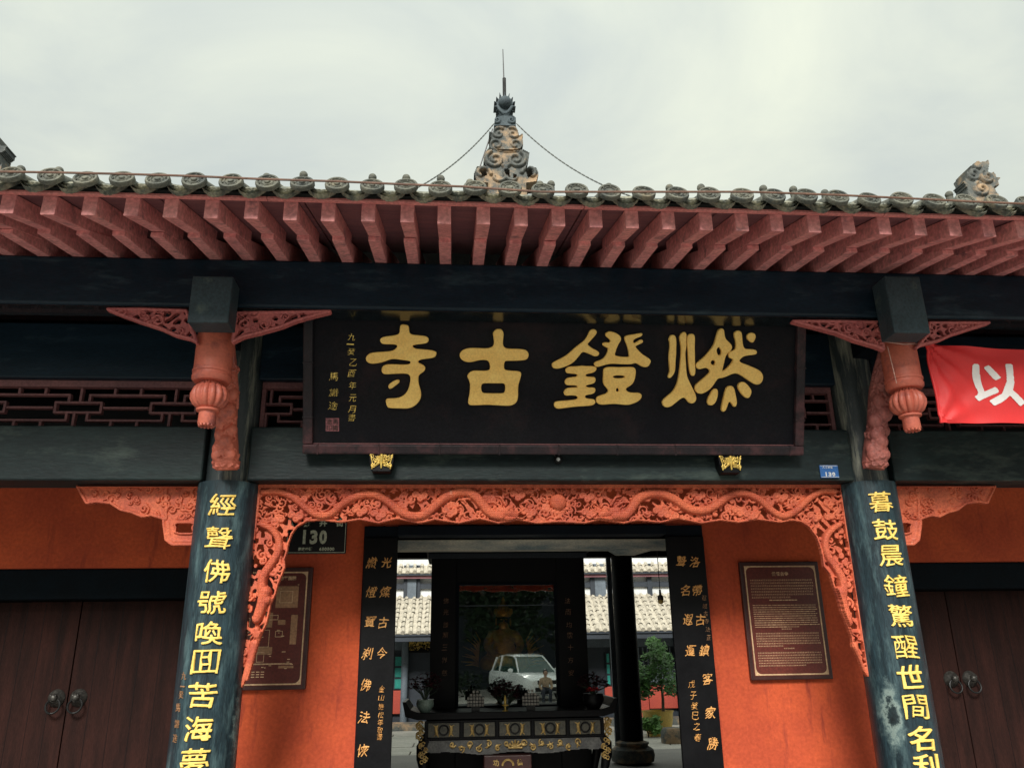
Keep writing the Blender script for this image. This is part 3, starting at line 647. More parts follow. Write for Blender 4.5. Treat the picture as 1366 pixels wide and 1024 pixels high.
# --- hanging posts with lantern finials
for sx_ in (-1, 1):
    pxt = (284, 437) if sx_ < 0 else (1196, 455)
    Xp = XX(283 if sx_ < 0 else 1204, -.62, 500); col_top = ZZ(436 if sx_ < 0 else 452, -.76, 285 if sx_ < 0 else 1198); col_bot = ZZ(502 if sx_ < 0 else 512, -.76, 283 if sx_ < 0 else 1204)
    r = .118
    hp = MB().lathe([(r*.92, col_top+.10), (r*.97, col_top), (r, col_top-.02), (r, col_bot+.085), (r+.006, col_bot+.08), (r+.006, col_bot+.065), (r, col_bot+.06), (r, col_bot+.045), (r+.006, col_bot+.04), (r+.004, col_bot+.02), (r-.01, col_bot+.004), (.06, col_bot)][::-1], (Xp, -.62, 0), 32).build('hanging_post', M_hang, gate, smooth=True)
    h = .135; zt_ = col_bot-.004
    prof = [(.055, 0), (.080, -.010), (.106, -.034), (.120, -.072), (.118, -.108), (.100, -.142), (.072, -.162), (.06, -.170)]
    MB().lathe([(a, zt_+b) for a, b in prof][::-1], (Xp-.0, -.62, 0), 96, lobes=14, depth=.20).build('lantern_ball', M_hang, hp, smooth=True)
    mb = MB(); mb.lathe([(.05, zt_-.275), (.056, zt_-.265), (.054, zt_-.20), (.056, zt_-.192), (.072, zt_-.185), (.074, zt_-.172), (.055, zt_-.166)], (Xp, -.62, 0), 28)
    for q in range(12):
        a = q*PI/6; mb.ball((Xp+.042*math.cos(a), -.62+.042*math.sin(a), zt_-.277), .011, 6, 5)
    for q in range(22):
        a = q*2*PI/22; mb.ball((Xp+.062*math.cos(a), -.62+.070*math.sin(a), zt_-.004), .010, 6, 4)
    mb.build('lantern_neck', M_hang, hp, smooth=True, kind='stuff')
    # necking between beam and post, and the tie behind
    MB().box((Xp-.10, -.72, col_top+.07), (Xp+.10, -.50, PB0-.003)).build('post_head', M_dark, gate)

# --- pierced corner brackets beside the hanging posts
def bracket(poly_px, Y, seed, m_, wr=.0065, n=26, th=.03):
    poly = [(p.x, p.z) for p in (P(a, b, Y) for a, b in poly_px)]
    xs = [p[0] for p in poly]; zs = [p[1] for p in poly]; bd = (min(xs)-.01, max(xs)+.01, min(zs)-.01, max(zs)+.01)
    def fn(X, Z):
        H = np.full(X.shape, -1.0); g = np.sin(X*57+seed+1.3*np.sin(Z*49))*np.sin(Z*71+1.5*np.sin(X*43)); H[g > -.30] = .004
        fill_scrolls(H, X, Z, n, bd, (.018, .045), .006, seed, wr)
        H[~inpoly(X, Z, poly)] = -1
        seg_height(H, X, Z, poly+[poly[0]], .011, .008)
        return H
    return relief('corner_bracket', bd, .0035, fn, m_, gate, Y, th)
M_bk = mat('rose_red_paint', (.50, .14, .125), (.38, .10, .10), rough=.6, nscale=6)
bracket([(145, 413), (190, 413), (249, 415), (262, 456), (255, 452), (235, 447), (215, 438), (190, 430), (165, 421)], -.745, 3, M_bk)
bracket([(316, 418), (440, 416), (420, 421), (395, 428), (375, 436), (350, 443), (325, 449), (311, 456)], -.745, 4, M_bk)
bracket([(1058, 429), (1100, 429), (1172, 430), (1178, 466), (1165, 461), (1140, 454), (1115, 444), (1085, 436)], -.745, 5, M_bk)
bracket([(1239, 431), (1318, 431), (1295, 438), (1270, 446), (1252, 454), (1228, 460), (1222, 464), (1236, 448)], -.745, 6, M_bk)

# --- carved struts between column and hanging post (lion and ball)
def strut(sx_, m_):
    Xc = sx_*XC; Xp = XX(283 if sx_ < 0 else 1204, -.62, 500)
    pa = P(304 if sx_ < 0 else 1163, 628 if sx_ < 0 else 626, -.22)
    pts = []; rr = []
    prof = [(0, .0, .085), (.05, .01, .098), (.12, .015, .092), (.2, .03, .085), (.3, .05, .075), (.42, .08, .08), (.55, .12, .088), (.66, .18, .088), (.8, .27, .085), (.95, .34, .075)]
    for (h_, d_, r_) in prof:
        t = h_/.95; pts.append((pa.x+(Xp+.02-pa.x)*t, -.245-d_*.95, pa.z+h_*.98)); rr.append(r_)
    mb = MB(); mb.tube(pts, rr, 20, squash=(.78, 1.0, 1.0))
    R_ = random.Random(11+sx_)
    def at_(t, off, out):
        i = min(int(t*(len(pts)-1)), len(pts)-2); q = t*(len(pts)-1)-i; p = Vector(pts[i]).lerp(Vector(pts[i+1]), q); r_ = rr[i]+(rr[i+1]-rr[i])*q
        a = off; return p+Vector((math.sin(a)*r_*.78, -math.cos(a)*r_, 0))*out
    # pedestal with wave lines
    for lv in (.03, .07, .11):
        mb.tube([at_(lv+.012*math.sin(a*5), a, 1.03) for a in np.linspace(-1.7, 1.7, 30)], .010, 6)
    for q in range(5): a = -1.2+q*.6; mb.tube([Vector(at_(.03, a, 1.02))+Vector((.022*math.cos(w_)*(1-w_/9), -.01, .022*math.sin(w_)*(1-w_/9)+.0)) for w_ in np.linspace(0, 7, 14)], .0065, 5)
    # paws, body folds, mane curls, ball, small cub
    for (t, a, r_) in ((.17, -.7, .045), (.17, .6, .042), (.24, -.9, .04), (.30, .1, .05), (.36, -.5, .045), (.40, .8, .04), (.47, -.7, .055), (.52, .3, .062), (.60, -.5, .05), (.62, .7, .05)):
        p = at_(t, a, .92); mb.ball(p, r_*.95, 12, 8, (1, 1, 1.15))
    for q in range(95):
        t = R_.uniform(.12, .97); a = R_.uniform(-1.5, 1.5); c = at_(t, a, 1.07); rad = R_.uniform(.016, .034); h_ = R_.choice((-1, 1)); a0 = R_.uniform(0, 6)
        ux = Vector((math.cos(a), math.sin(a), 0)); 
        mb.tube([c+Vector((0, -.006, 0))+ux*(rad*(1-.12*w_)*math.cos(a0+h_*w_))+Vector((0, 0, 1))*(rad*(1-.12*w_)*math.sin(a0+h_*w_)) for w_ in np.linspace(0, 6.5, 13)], .0085, 6)
    for q in range(7):
        a = -1.4+q*.45; mb.tube([at_(t, a+.25*math.sin(t*14+q), 1.0) for t in np.linspace(.55, 1.0, 16)], .011, 6)
    o = mb.build('carved_strut', m_, gate); r_ = o.modifiers.new('r', 'REMESH'); r_.mode = 'VOXEL'; r_.voxel_size = .0045
    dg = bpy.context.evaluated_depsgraph_get(); m2 = bpy.data.meshes.new_from_object(o.evaluated_get(dg)); o.modifiers.clear(); old = o.data; o.data = m2; m2.name = 'carved_strut'; bpy.data.meshes.remove(old)
    m2.polygons.foreach_set('use_smooth', [True]*len(m2.polygons)); return o
strut(-1, M_hang); strut(1, M_carve2)

# --- dragon frieze under the middle lintel
YFZ = .0
def frieze():
    W = lambda l: [(p.x, p.z) for p in (P(a, b, YFZ) for a, b in l)]
    outer = W([(344, 648), (1123, 650), (1132, 705), (1142, 770), (1152, 840), (1163, 905), (1158, 903), (1151, 893), (1145, 877), (1137, 862), (1136, 850), (1130, 834), (1122, 814), (1118, 798), (1112, 782), (1107, 765), (1099, 755), (1097, 742), (1094, 729), (1089, 716), (1079, 702), (1068, 695), (1056, 693), (1040, 696), (1010, 692), (985, 696), (960, 693), (935, 697), (905, 691), (880, 696), (850, 693), (832, 697), (800, 692), (780, 697), (744, 695), (715, 697), (690, 692), (665, 697), (640, 691), (612, 697), (580, 692), (560, 697), (530, 691), (505, 697), (480, 692), (455, 696), (430, 693), (410, 694), (396, 702), (389, 712), (384, 726), (383, 734), (379, 746), (380, 756), (375, 768), (370, 780), (367, 792), (361, 805), (358, 820), (355, 832), (348, 846), (343, 862), (337, 882), (330, 906), (320, 922), (315, 924), (318, 880), (325, 820), (333, 750), (340, 700)])
    xs = [p[0] for p in outer]; zs = [p[1] for p in outer]; bd = (min(xs)-.02, max(xs)+.02, min(zs)-.02, ZLB+.001)
    mid = .5*(outer[0][0]+outer[1][0])
    def fn(X, Z):
        H = np.full(X.shape, -1.0)
        # thin ground left in islands between the piercings
        g = np.sin(X*41+1.3*np.sin(Z*37))*np.sin(Z*53+1.7*np.sin(X*29))+.5*np.sin(X*97+Z*61)
        H[g > -.02] = .004
        top = ZLB
        fill_scrolls(H, X, Z, 260, (bd[0], bd[1], top-.27, top-.03), (.020, .048), .006, 21, .0080)
        fill_scrolls(H, X, Z, 70, (bd[0], bd[0]+.45, bd[2], top-.2), (.018, .042), .007, 22, .0085)
        fill_scrolls(H, X, Z, 70, (bd[1]-.45, bd[1], bd[2], top-.2), (.018, .042), .007, 23, .0085)
        R_ = random.Random(5)
        for _ in range(210):                          # leaves and flame wisps
            x_, z_ = R_.uniform(bd[0], bd[1]), top-R_.uniform(.03, .26) if R_.random() < .7 else R_.uniform(bd[2], top-.2)
            a = R_.uniform(-.7, .7)+(PI if R_.random() < .5 else 0); l = R_.uniform(.04, .09)
            seg_height(H, X, Z, [(x_, z_), (x_+l*.5*math.cos(a), z_+l*.5*math.sin(a)), (x_+l*math.cos(a+.5), z_+l*math.sin(a+.5))], [.004, .012, .003], .012)
        # dragon bodies
        def body(l, r0, r1, base=.026):
            p = chaikin(W(l), 3); n = len(p); rad = [r0+(r1-r0)*i/(n-1) for i in range(n)]
            seg_height(H, X, Z, p, [q+.006 for q in rad], .002, .2); seg_height(H, X, Z, p, rad, base, .85)
            # scales
            for i in range(0, n-1, 1):
                a, b = np.array(p[i]), np.array(p[i+1])
        A = [(352, 657), (372, 655), (392, 663), (408, 678), (425, 689), (442, 687), (457, 672), (477, 661), (500, 659), (517, 668), (532, 682), (550, 690), (568, 687), (583, 672), (600, 660), (618, 655), (633, 660), (644, 674), (655, 686), (668, 688)]
        B = [(1112, 656), (1095, 654), (1077, 665), (1062, 681), (1045, 690), (1030, 684), (1012, 666), (992, 657), (972, 660), (955, 674), (938, 682), (918, 680), (902, 668), (885, 659), (866, 658), (850, 664), (842, 678), (834, 688), (820, 688)]
        body(A, .020, .034); body(B, .020, .034)
        body([(350, 700), (362, 704), (373, 718), (373, 736), (362, 752), (350, 770), (350, 788), (356, 800)], .018, .032)
        body([(1118, 700), (1105, 708), (1098, 722), (1102, 742), (1114, 758), (1124, 776), (1122, 796), (1116, 812)], .018, .032)
        body([(354, 790), (350, 808), (343, 826)], .04, .026); body([(1118, 790), (1124, 812), (1130, 830)], .04, .026)
        # heads: brow, snout, jaw, horns, whiskers
        for sgn, hx, hz in ((1, 676, 684), (-1, 812, 684)):
            for l, r_ in (([(-10, -2), (4, 0), (12, 3)], [.03, .03, .018]), ([(-6, 7), (4, 8), (10, 8)], [.014, .014, .01]), ([(-8, -8), (-18, -14), (-26, -13)], [.010, .008, .004]), ([(-2, -10), (-8, -20), (-16, -22)], [.010, .008, .004]), ([(12, 2), (22, -4), (28, -12)], [.006, .005, .003]), ([(10, 6), (20, 8), (26, 4)], [.006, .005, .003])):
                seg_height(H, X, Z, W([(hx+sgn*a, hz+b) for a, b in l]), r_, .030, .7)
            seg_height(H, X, Z, W([(hx+sgn*2, hz-4), (hx+sgn*2.1, hz-4)]), .010, .052, .8)
        for (hx, hz) in ((343, 842), (1131, 842)):
            for q in range(7):
                a = -2.8+q*.45; seg_height(H, X, Z, W([(hx, hz), (hx+12*math.cos(a), hz-12*math.sin(a)*1.2)]), [.009, .003], .026)
            seg_height(H, X, Z, W([(hx, hz-3), (hx, hz+6)]), .018, .020, .9)
        # leg clouds running down to the points
        for l in ([(340, 858), (335, 878), (328, 900), (322, 914)], [(1138, 862), (1144, 880), (1152, 896), (1158, 902)]):
            seg_height(H, X, Z, W(l), [.03, .024, .018, .012], .012, .6)
        # flaming pearl
        for q in range(16):
            a = q*2*PI/16; seg_height(H, X, Z, W([(744+13*math.cos(a), 670-13*math.sin(a)), (744+21*math.cos(a+.25), 670-20*math.sin(a+.25))]), [.009, .003], .014)
        seg_height(H, X, Z, W([(744, 670), (744.2, 670)]), .058, .016, .75)
        # paws / cloud clumps
        for (cx_, cz_) in ((400, 668), (480, 683), (505, 688), (600, 684), (560, 663), (690, 662), (705, 685), (782, 664), (785, 686), (880, 684), (895, 690), (985, 683), (1000, 689), (930, 662), (1040, 664), (395, 690), (1085, 690)):
            c = W([(cx_, cz_)])[0]
            for q in range(3): seg_height(H, X, Z, spiral(c[0]+.03*(q-1), c[1]+.012*(-1)**q, .026, 1.2, q*2, (-1)**q, 14), [.0095]*14, .020)
        H[~inpoly(X, Z, outer)] = -1
        # plain rails along lintel and columns
        rail = (Z > top-.030) & (X > outer[0][0]) & (X < outer[1][0]); H[rail] = .030
        for l in (W([(346, 650), (340, 700), (333, 750), (325, 820), (319, 880), (318, 920)]), W([(1121, 650), (1129, 705), (1139, 770), (1149, 840), (1159, 900)])):
            seg_height(H, X, Z, l, .017, .024, .1)
        # carved lower border follows the outline
        seg_height(H, X, Z, outer[6:-6], .007, .012, 1)
        # scales as shallow ripples on the thick bodies
        thick = H > .036
        H[thick] += .0040*np.sign(np.sin(X[thick]*430+np.sin(Z[thick]*430)*1.5))*np.clip(np.sin(Z[thick]*430), 0, 1)
        return H
    return relief('dragon_frieze', bd, .0040, fn, M_carve, gate, YFZ, .022)
frieze()

# --- carved brackets under the side lintels, each with an open hook
def side_bracket(flip):
    f = (lambda a: a) if not flip else (lambda a: 1326-(a-104)*.86)
    Y = 0.0
    W = lambda l: [(p.x, p.z) for p in (P(f(a), b, Y) for a, b in l)]
    dz = 0
    outl = W([(104, 649), (116, 671), (130, 669), (148, 671), (162, 680), (176, 683), (190, 689), (203, 687), (219, 692), (219, 700), (222, 720), (230, 726), (285, 726), (285, 649)])
    hole = W(chaikin([(232, 697), (262, 697), (256, 705), (262, 712), (234, 712), (236, 704)], 1, True))
    xs = [p[0] for p in outl]; zs = [p[1] for p in outl]; bd = (min(xs)-.01, max(xs)+.01, min(zs)-.01, ZLB+.001)
    def fn(X, Z):
        H = np.full(X.shape, .006)
        fill_scrolls(H, X, Z, 120, bd, (.015, .04), .010, 31+flip, .006)
        zb_ = W([(180, 693)])[0][1]; low = Z < zb_; H[low] = .010
        seg_height(H, X, Z, W([(224, 698), (226, 718), (232, 722), (285, 722)]), .016, .010, .5)
        H[inpoly(X, Z, hole)] = -1; seg_height(H, X, Z, hole+[hole[0]], .007, .016)
        seg_height(H, X, Z, W([(222, 650), (222, 692)]), .010, .014, .3)
        H[~inpoly(X, Z, outl)] = -1
        H[(H > 0) & (Z > ZLB-.022)] = .028
        seg_height(H, X, Z, outl[:-1], .009, .014, .6)
        return H
    o = relief('carved_bracket', bd, .004, fn, M_carve, gate, Y, .03)
side_bracket(0); side_bracket(1)

# --- ridge centrepiece, its rod and stay chains, ridge-end beasts
YR = RY-.05
def Wr(l, Y=None): return [(p.x, p.z) for p in (P(a, b, YR if Y is None else Y) for a, b in l)]
def cres(l, ox, oy, s): return [(ox+a/s, oy+b/s) for a, b in l]
def tier(poly, scrolls, m_, seed, holes=(), base=.03, wr=.02):
    pl = Wr(poly); xs = [p[0] for p in pl]; zs = [p[1] for p in pl]; bd = (min(xs)-.03, max(xs)+.03, min(zs)-.03, max(zs)+.03)
    def fn(X, Z):
        H = np.full(X.shape, base)
        for (cx_, cz_, r_, tr, a0, hd) in scrolls:
            c = Wr([(cx_, cz_)])[0]; seg_height(H, X, Z, spiral(c[0], c[1], r_, tr, a0, hd, 22), [wr*(1-.3*i/21) for i in range(22)], base, 1.5)
        seg_height(H, X, Z, pl+[pl[0]], wr*.7, base, 1.0)
        H[~inpoly(X, Z, pl)] = -1
        for h_ in holes:
            hp_ = Wr(h_); H[inpoly(X, Z, hp_)] = -1
        return H
    return relief('ridge_ornament_tier', bd, .008, fn, m_, roof, YR, .10, double=True)
c6 = lambda l: cres(l, 600, 60, 4.653)
tier(c6([(215, 690), (240, 660), (262, 655), (300, 675), (350, 682), (400, 680), (455, 670), (492, 690), (485, 740), (470, 790), (500, 770), (535, 785), (550, 820), (535, 870), (470, 880), (480, 960), (230, 960), (235, 880), (165, 868), (148, 820), (165, 775), (215, 770), (228, 790), (205, 740)]),
     [(660, 217, .115, 1.5, 2, 1), (688, 217, .115, 1.5, 1, -1), (643, 236, .10, .8, 0, 1), (707, 236, .10, .8, 3, -1), (662, 238, .15, .6, 1, -1), (686, 238, .15, .6, 2, 1)], M_stone, 1,
     holes=[c6([(190, 800), (220, 795), (230, 825), (200, 835)]), c6([(470, 800), (500, 795), (515, 825), (485, 840)]), c6([(335, 800), (365, 795), (370, 835), (345, 830)]), c6([(395, 820), (410, 825), (408, 850), (392, 845)])], base=.06, wr=.024)
tier(c6([(238, 550), (262, 565), (275, 535), (300, 520), (350, 522), (395, 520), (418, 545), (430, 580), (456, 562), (450, 600), (455, 640), (435, 668), (250, 668), (243, 640), (255, 600)]),
     [(665, 182, .085, 1.1, 1, 1), (684, 182, .085, 1.1, 2, -1), (662, 197, .085, 1.1, 4, -1), (687, 197, .085, 1.1, 5, 1)], M_stone, 2, base=.05, wr=.019)
tier(c6([(275, 480), (300, 455), (340, 450), (385, 455), (408, 480), (412, 525), (272, 525)]), [(663, 165, .05, 1.3, 2, 1), (682, 165, .05, 1.3, 1, -1)], M_stoned, 3, base=.06, wr=.018)
spk = [(300, 430)]
for q in range(11):
    a = PI*1.22-q*PI*1.44/10; r1_, r2_ = 50, 80
    spk.append((340+r1_*math.cos(a+.10), 378-r1_*math.sin(a+.10)*.95)); spk.append((340+r2_*math.cos(a), 378-r2_*math.sin(a)*1.1-6)); spk.append((340+r1_*math.cos(a-.10), 378-r1_*math.sin(a-.10)*.95))
spk += [(380, 430), (360, 455), (320, 455)]
def flame():
    pl = Wr(c6(spk)); xs = [p[0] for p in pl]; zs = [p[1] for p in pl]; bd = (min(xs)-.03, max(xs)+.03, min(zs)-.03, max(zs)+.03)
    def fn(X, Z):
        H = np.where(inpoly(X, Z, pl), .03, -1.0)
        c = Wr(c6([(342, 372)]))[0]; seg_height(H, X, Z, [c, (c[0]+.001, c[1])], .078, .035, 1.1)
        for sg in (-1, 1): seg_height(H, X, Z, Wr(c6([(340+sg*8, 440), (340+sg*30, 420), (340+sg*42, 400)])), .02, .04)
        return H
    relief('flaming_pearl', bd, .005, fn, M_stoned, roof, YR, .06, double=True)
flame()
rod = MB(); p0 = P(673, 132, YR+.05); p1 = P(673, 105, YR+.05); rod.tube([(p0.x, YR+.05, p0.z), (p0.x, YR+.05, p1.z)], .022, 10); p2 = P(671, 66, YR+.05); rod.tube([(p0.x-.005, YR+.05, p1.z-.02), (p0.x-.012, YR+.05, p2.z)], [.008, .005], 6)
rod.build('lightning_rod', M_iron, roof)
def chain(a, b, Ya, Yb, sag, name='stay_chain'):
    A, B = P(*a, Ya), P(*b, Yb); pts = [A.lerp(B, t)-Vector((0, 0, sag*4*t*(1-t))) for t in np.linspace(0, 1, 60)]
    mb = MB()
    for i in range(59):
        q = pts[i].lerp(pts[i+1], .5); d = (pts[i+1]-pts[i]); mb.tube([pts[i], pts[i+1]+d*.2], .008 if i % 2 else .005, 5)
    mb.build(name, mat('weathered_grey_chain', (.13, .14, .13), rough=.7, bump=0), roof)
chain((659, 165), (550, 254), YR, YR-1.6, .09); chain((689, 165), (842, 262), YR, YR-1.6, .12)
MB().tube([P(657, 172, YR+.1), P(637, 232, YR+.1)], .008, 5).build('stay_wire', M_iron, roof)
def beast(poly, m_, seed, scr):
    pl = Wr(poly); xs = [p[0] for p in pl]; zs = [p[1] for p in pl]; bd = (min(xs)-.03, max(xs)+.03, min(zs)-.03, max(zs)+.03)
    def fn(X, Z):
        H = np.where(inpoly(X, Z, pl), .06, -1.0); Hb = H > 0
        H2 = H.copy()
        for (cx_, cz_, r_) in scr:
            c = Wr([(cx_, cz_)])[0]; seg_height(H2, X, Z, spiral(c[0], c[1], r_, 1.4, seed, 1, 18), [.025]*18, .06, 1.4)
        H2[~Hb] = -1
        return H2
    relief('ridge_beast', bd, .012, fn, m_, roof, YR, .08, double=True)
c3 = lambda l: cres(l, 880, 150, 2.804)
beast(c3([(1140, 340), (1138, 292), (1122, 268), (1132, 262), (1130, 235), (1148, 212), (1172, 197), (1208, 192), (1218, 186), (1222, 205), (1218, 236), (1240, 232), (1250, 250), (1266, 252), (1254, 266), (1262, 280), (1240, 290), (1258, 318), (1262, 345)]), M_stone, 2, [(1294, 236, .10), (1312, 240, .09), (1305, 256, .10), (1298, 224, .06)])
beast([(-28, 240), (-30, 205), (-20, 188), (0, 182), (4, 190), (3, 197), (14, 199), (10, 206), (4, 210), (7, 222), (6, 240)], M_stone, 3, [(-8, 200, .09), (0, 215, .08)])
MB().tube([P(px_, y_, -1.84) for px_, y_ in ((-60, 226), (0, 229), (66, 230), (160, 232), (258, 235), (350, 239), (450, 242), (540, 246), (620, 249), (722, 256), (810, 256), (900, 256), (1000, 256), (1114, 260), (1240, 266), (1300, 269), (1440, 275))], .0065, 6).build('eave_cable', M_cable, roof)

# ================================================================== NAME BOARD (leans forward under the eave beam)
XA = Vector((1, 0, 0)); ZA = Vector((0, 0, 1)); NY = Vector((0, -1, 0))
zb = ZZ(606, -.24, 740); o_p = Vector((0, -.24, zb)); LEAN = .345
v_p = Vector((0, -LEAN, .93)).normalized(); n_p = XA.cross(v_p).normalized()      # faces the viewer, tipped down
def Q(px, py): return PL(px, py, o_p, n_p)
board = empty('name_board', (0, -.24, zb), 'large black name board with four gold characters, leaning forward under the eave beam', 'name board')
def on_board(pt): d = pt-o_p; return d.dot(XA), d.dot(v_p)
(xl, yb0), (xr, yb1) = on_board(Q(404, 605)), on_board(Q(1071, 608)); Hb = 1.0
MB().obox(o_p+XA*((xl+xr)/2)+v_p*(Hb/2)-n_p*.035, XA, v_p, n_p, (xr-xl)/2-.05, Hb/2-.05, .02).build('panel', M_plq, board)
fw_ = .066
for (a, b, c, d) in ((xl, xr, 0, fw_), (xl, xr, Hb-fw_, Hb), (xl, xl+fw_, fw_+.001, Hb-fw_-.001), (xr-fw_, xr, fw_+.001, Hb-fw_-.001)):
    MB().obox(o_p+XA*((a+b)/2)+v_p*((c+d)/2)-n_p*.025, XA, v_p, n_p, (b-a)/2, (d-c)/2, .045).build('frame_rail', M_plqf, board, bevel=.010)
# bamboo-like joints of the frame
for q in range(9):
    xx = xl+.1+(xr-xl-.2)*q/8; MB().obox(o_p+XA*xx+v_p*(fw_/2)-n_p*.024, XA, v_p, n_p, .006, fw_/2+.003, .048).build('frame_joint', M_plqf, board, bevel=.003)
for sx_ in (xl, xr-fw_):
    for q in (.25, .62): MB().obox(o_p+XA*(sx_+fw_/2)+v_p*(Hb*q)-n_p*.024, XA, v_p, n_p, fw_/2+.003, .006, .048).build('frame_joint', M_plqf, board, bevel=.003)
for (a, b, c, d) in ((xl+fw_, xr-fw_, fw_, fw_+.008),): MB().obox(o_p+XA*((a+b)/2)+v_p*((c+d)/2)-n_p*.014, XA, v_p, n_p, (b-a)/2, .004, .006).build('inner_bead', M_lat, board)

def carved_char(name, loops, ox, oy, s, parent):
    """outlines read as loops (outer and holes) -> raised, rounded gilt character lying on the board"""
    c = bpy.data.curves.new('c', 'CURVE'); c.dimensions = '2D'; c.fill_mode = 'BOTH'; c.extrude = .010; c.bevel_depth = .006; c.bevel_resolution = 2; c.offset = -.004
    for lp in loops:
        pts = [on_board(Q(ox+a/s, oy+b/s)) for a, b in lp]; pts = chaikin(pts, 2, True)
        sp = c.splines.new('POLY'); sp.points.add(len(pts)-1); sp.use_cyclic_u = True
        for i, (a, b) in enumerate(pts): sp.points[i].co = (a, b, 0, 1)
    o = bpy.data.objects.new('c', c); COL.objects.link(o); v, f = curve_to_arrays(o); bpy.data.objects.remove(o)
    pts = [o_p+XA*p[0]+v_p*p[1]+n_p*(p[2]-.002) for p in v]
    return MB().add(pts, f).build(name, M_gold, parent, smooth=True)
si = [[(370,165),(385,155),(430,160),(445,175),(447,215),(455,240),(490,252),(540,255),(600,262),(620,275),(627,298),(612,320),(580,328),(510,335),(478,345),(480,358),(505,378),(560,382),(640,388),(690,400),(697,415),(690,440),(672,455),(620,463),(560,470),(528,485),(530,505),(560,515),(590,535),(595,555),(585,580),(545,605),(532,625),(530,660),(535,700),(550,745),(558,790),(550,835),(520,875),(480,905),(430,918),(350,915),(270,913),(250,900),(238,850),(245,832),(270,828),(330,828),(380,815),(420,785),(445,745),(460,690),(465,650),(460,620),(440,602),(400,598),(330,600),(240,606),(212,600),(200,575),(205,545),(225,525),(270,518),(350,520),(430,522),(462,512),(466,492),(445,482),(380,474),(320,466),(280,468),(230,488),(170,505),(110,510),(75,500),(57,475),(62,445),(90,420),(130,410),(200,406),(270,402),(315,390),(340,365),(345,348),(330,335),(280,332),(215,332),(195,320),(186,298),(195,280),(225,268),(290,260),(345,250),(365,235)],
      [(345,655),(362,665),(355,685),(320,712),(290,735),(270,738),(262,722),(268,700),(300,675)]]
gu = [[(405,215),(420,202),(445,196),(470,202),(486,225),(487,260),(480,310),(482,345),(500,370),(540,378),(620,378),(680,384),(705,400),(717,430),(708,460),(690,475),(650,480),(570,483),(510,482),(495,495),(490,530),(492,560),(510,572),(560,578),(620,580),(645,590),(648,615),(635,660),(622,700),(618,750),(620,800),(612,850),(590,875),(550,892),(480,890),(410,886),(340,882),(270,886),(200,888),(172,880),(168,850),(178,810),(185,760),(188,710),(182,670),(162,632),(165,610),(185,590),(215,575),(270,576),(330,578),(362,570),(370,545),(366,510),(350,482),(320,474),(270,476),(220,490),(180,497),(135,490),(100,465),(90,435),(100,405),(130,382),(180,370),(250,370),(330,375),(380,365),(400,345),(406,315),(400,270),(394,235)],
      [(300,688),(350,686),(430,688),(490,686),(505,700),(508,735),(502,770),(485,783),(420,784),(350,782),(310,782),(288,765),(282,735),(285,705)]]
deng = [[(430,200),(450,155),(470,140),(500,142),(516,160),(512,185),(485,215),(455,250),(425,280),(430,295),(470,325),(510,345),(536,362),(540,380),(525,398),(500,402),(465,385),(430,370),(395,358),(370,362),(345,395),(305,445),(260,480),(200,505),(140,522),(100,518),(82,495),(85,470),(115,450),(170,425),(230,390),(280,345),(330,300),(380,265),(410,235)],
        [(225,515),(260,502),(320,503),(375,495),(400,500),(470,500),(505,505),(515,525),(500,550),(465,565),(420,572),(405,585),(412,600),(450,605),(490,605),(505,620),(502,650),(480,668),(430,678),(408,688),(412,700),(450,710),(490,708),(503,722),(500,750),(475,768),(425,775),(402,785),(402,805),(430,818),(480,820),(502,835),(500,862),(470,880),(400,885),(310,890),(200,905),(140,912),(112,900),(102,868),(115,845),(160,840),(240,835),(310,828),(335,815),(335,795),(310,782),(260,780),(220,785),(200,768),(202,740),(225,715),(280,708),(330,708),(335,695),(320,685),(270,682),(225,682),(208,660),(212,630),(240,612),(290,608),(325,600),(335,585),(320,572),(260,568),(225,565),(214,540)],
        [(600,190),(615,168),(650,160),(690,172),(725,190),(750,215),(752,245),(735,270),(712,315),(698,360),(690,385),(700,400),(760,410),(830,412),(835,395),(830,350),(815,290),(790,235),(792,210),(820,198),(880,190),(930,180),(955,178),(962,192),(945,210),(905,222),(875,238),(868,262),(880,280),(915,260),(945,240),(965,248),(965,268),(940,280),(905,295),(890,310),(915,340),(960,385),(1010,415),(1042,440),(1040,465),(1018,500),(990,508),(955,498),(920,475),(895,465),(850,478),(790,478),(720,474),(660,472),(610,480),(560,495),(525,505),(500,495),(492,470),(510,455),(560,440),(595,415),(620,375),(632,335),(628,318),(600,308),(575,290),(580,270),(610,268),(640,272),(656,255),(645,235),(620,215)],
        [(585,530),(605,512),(660,508),(740,512),(830,508),(875,510),(895,530),(895,575),(885,630),(865,670),(830,695),(800,712),(800,735),(830,755),(880,760),(930,758),(955,780),(950,810),(920,840),(870,862),(820,875),(760,870),(690,862),(620,868),(560,872),(525,860),(512,830),(520,800),(550,785),(600,772),(625,755),(635,735),(615,705),(590,680),(580,640),(585,580)],
        [(665,600),(690,588),(740,585),(785,590),(798,602),(780,615),(735,620),(690,617)],
        [(708,710),(725,708),(738,730),(730,748),(708,750),(702,730)]]
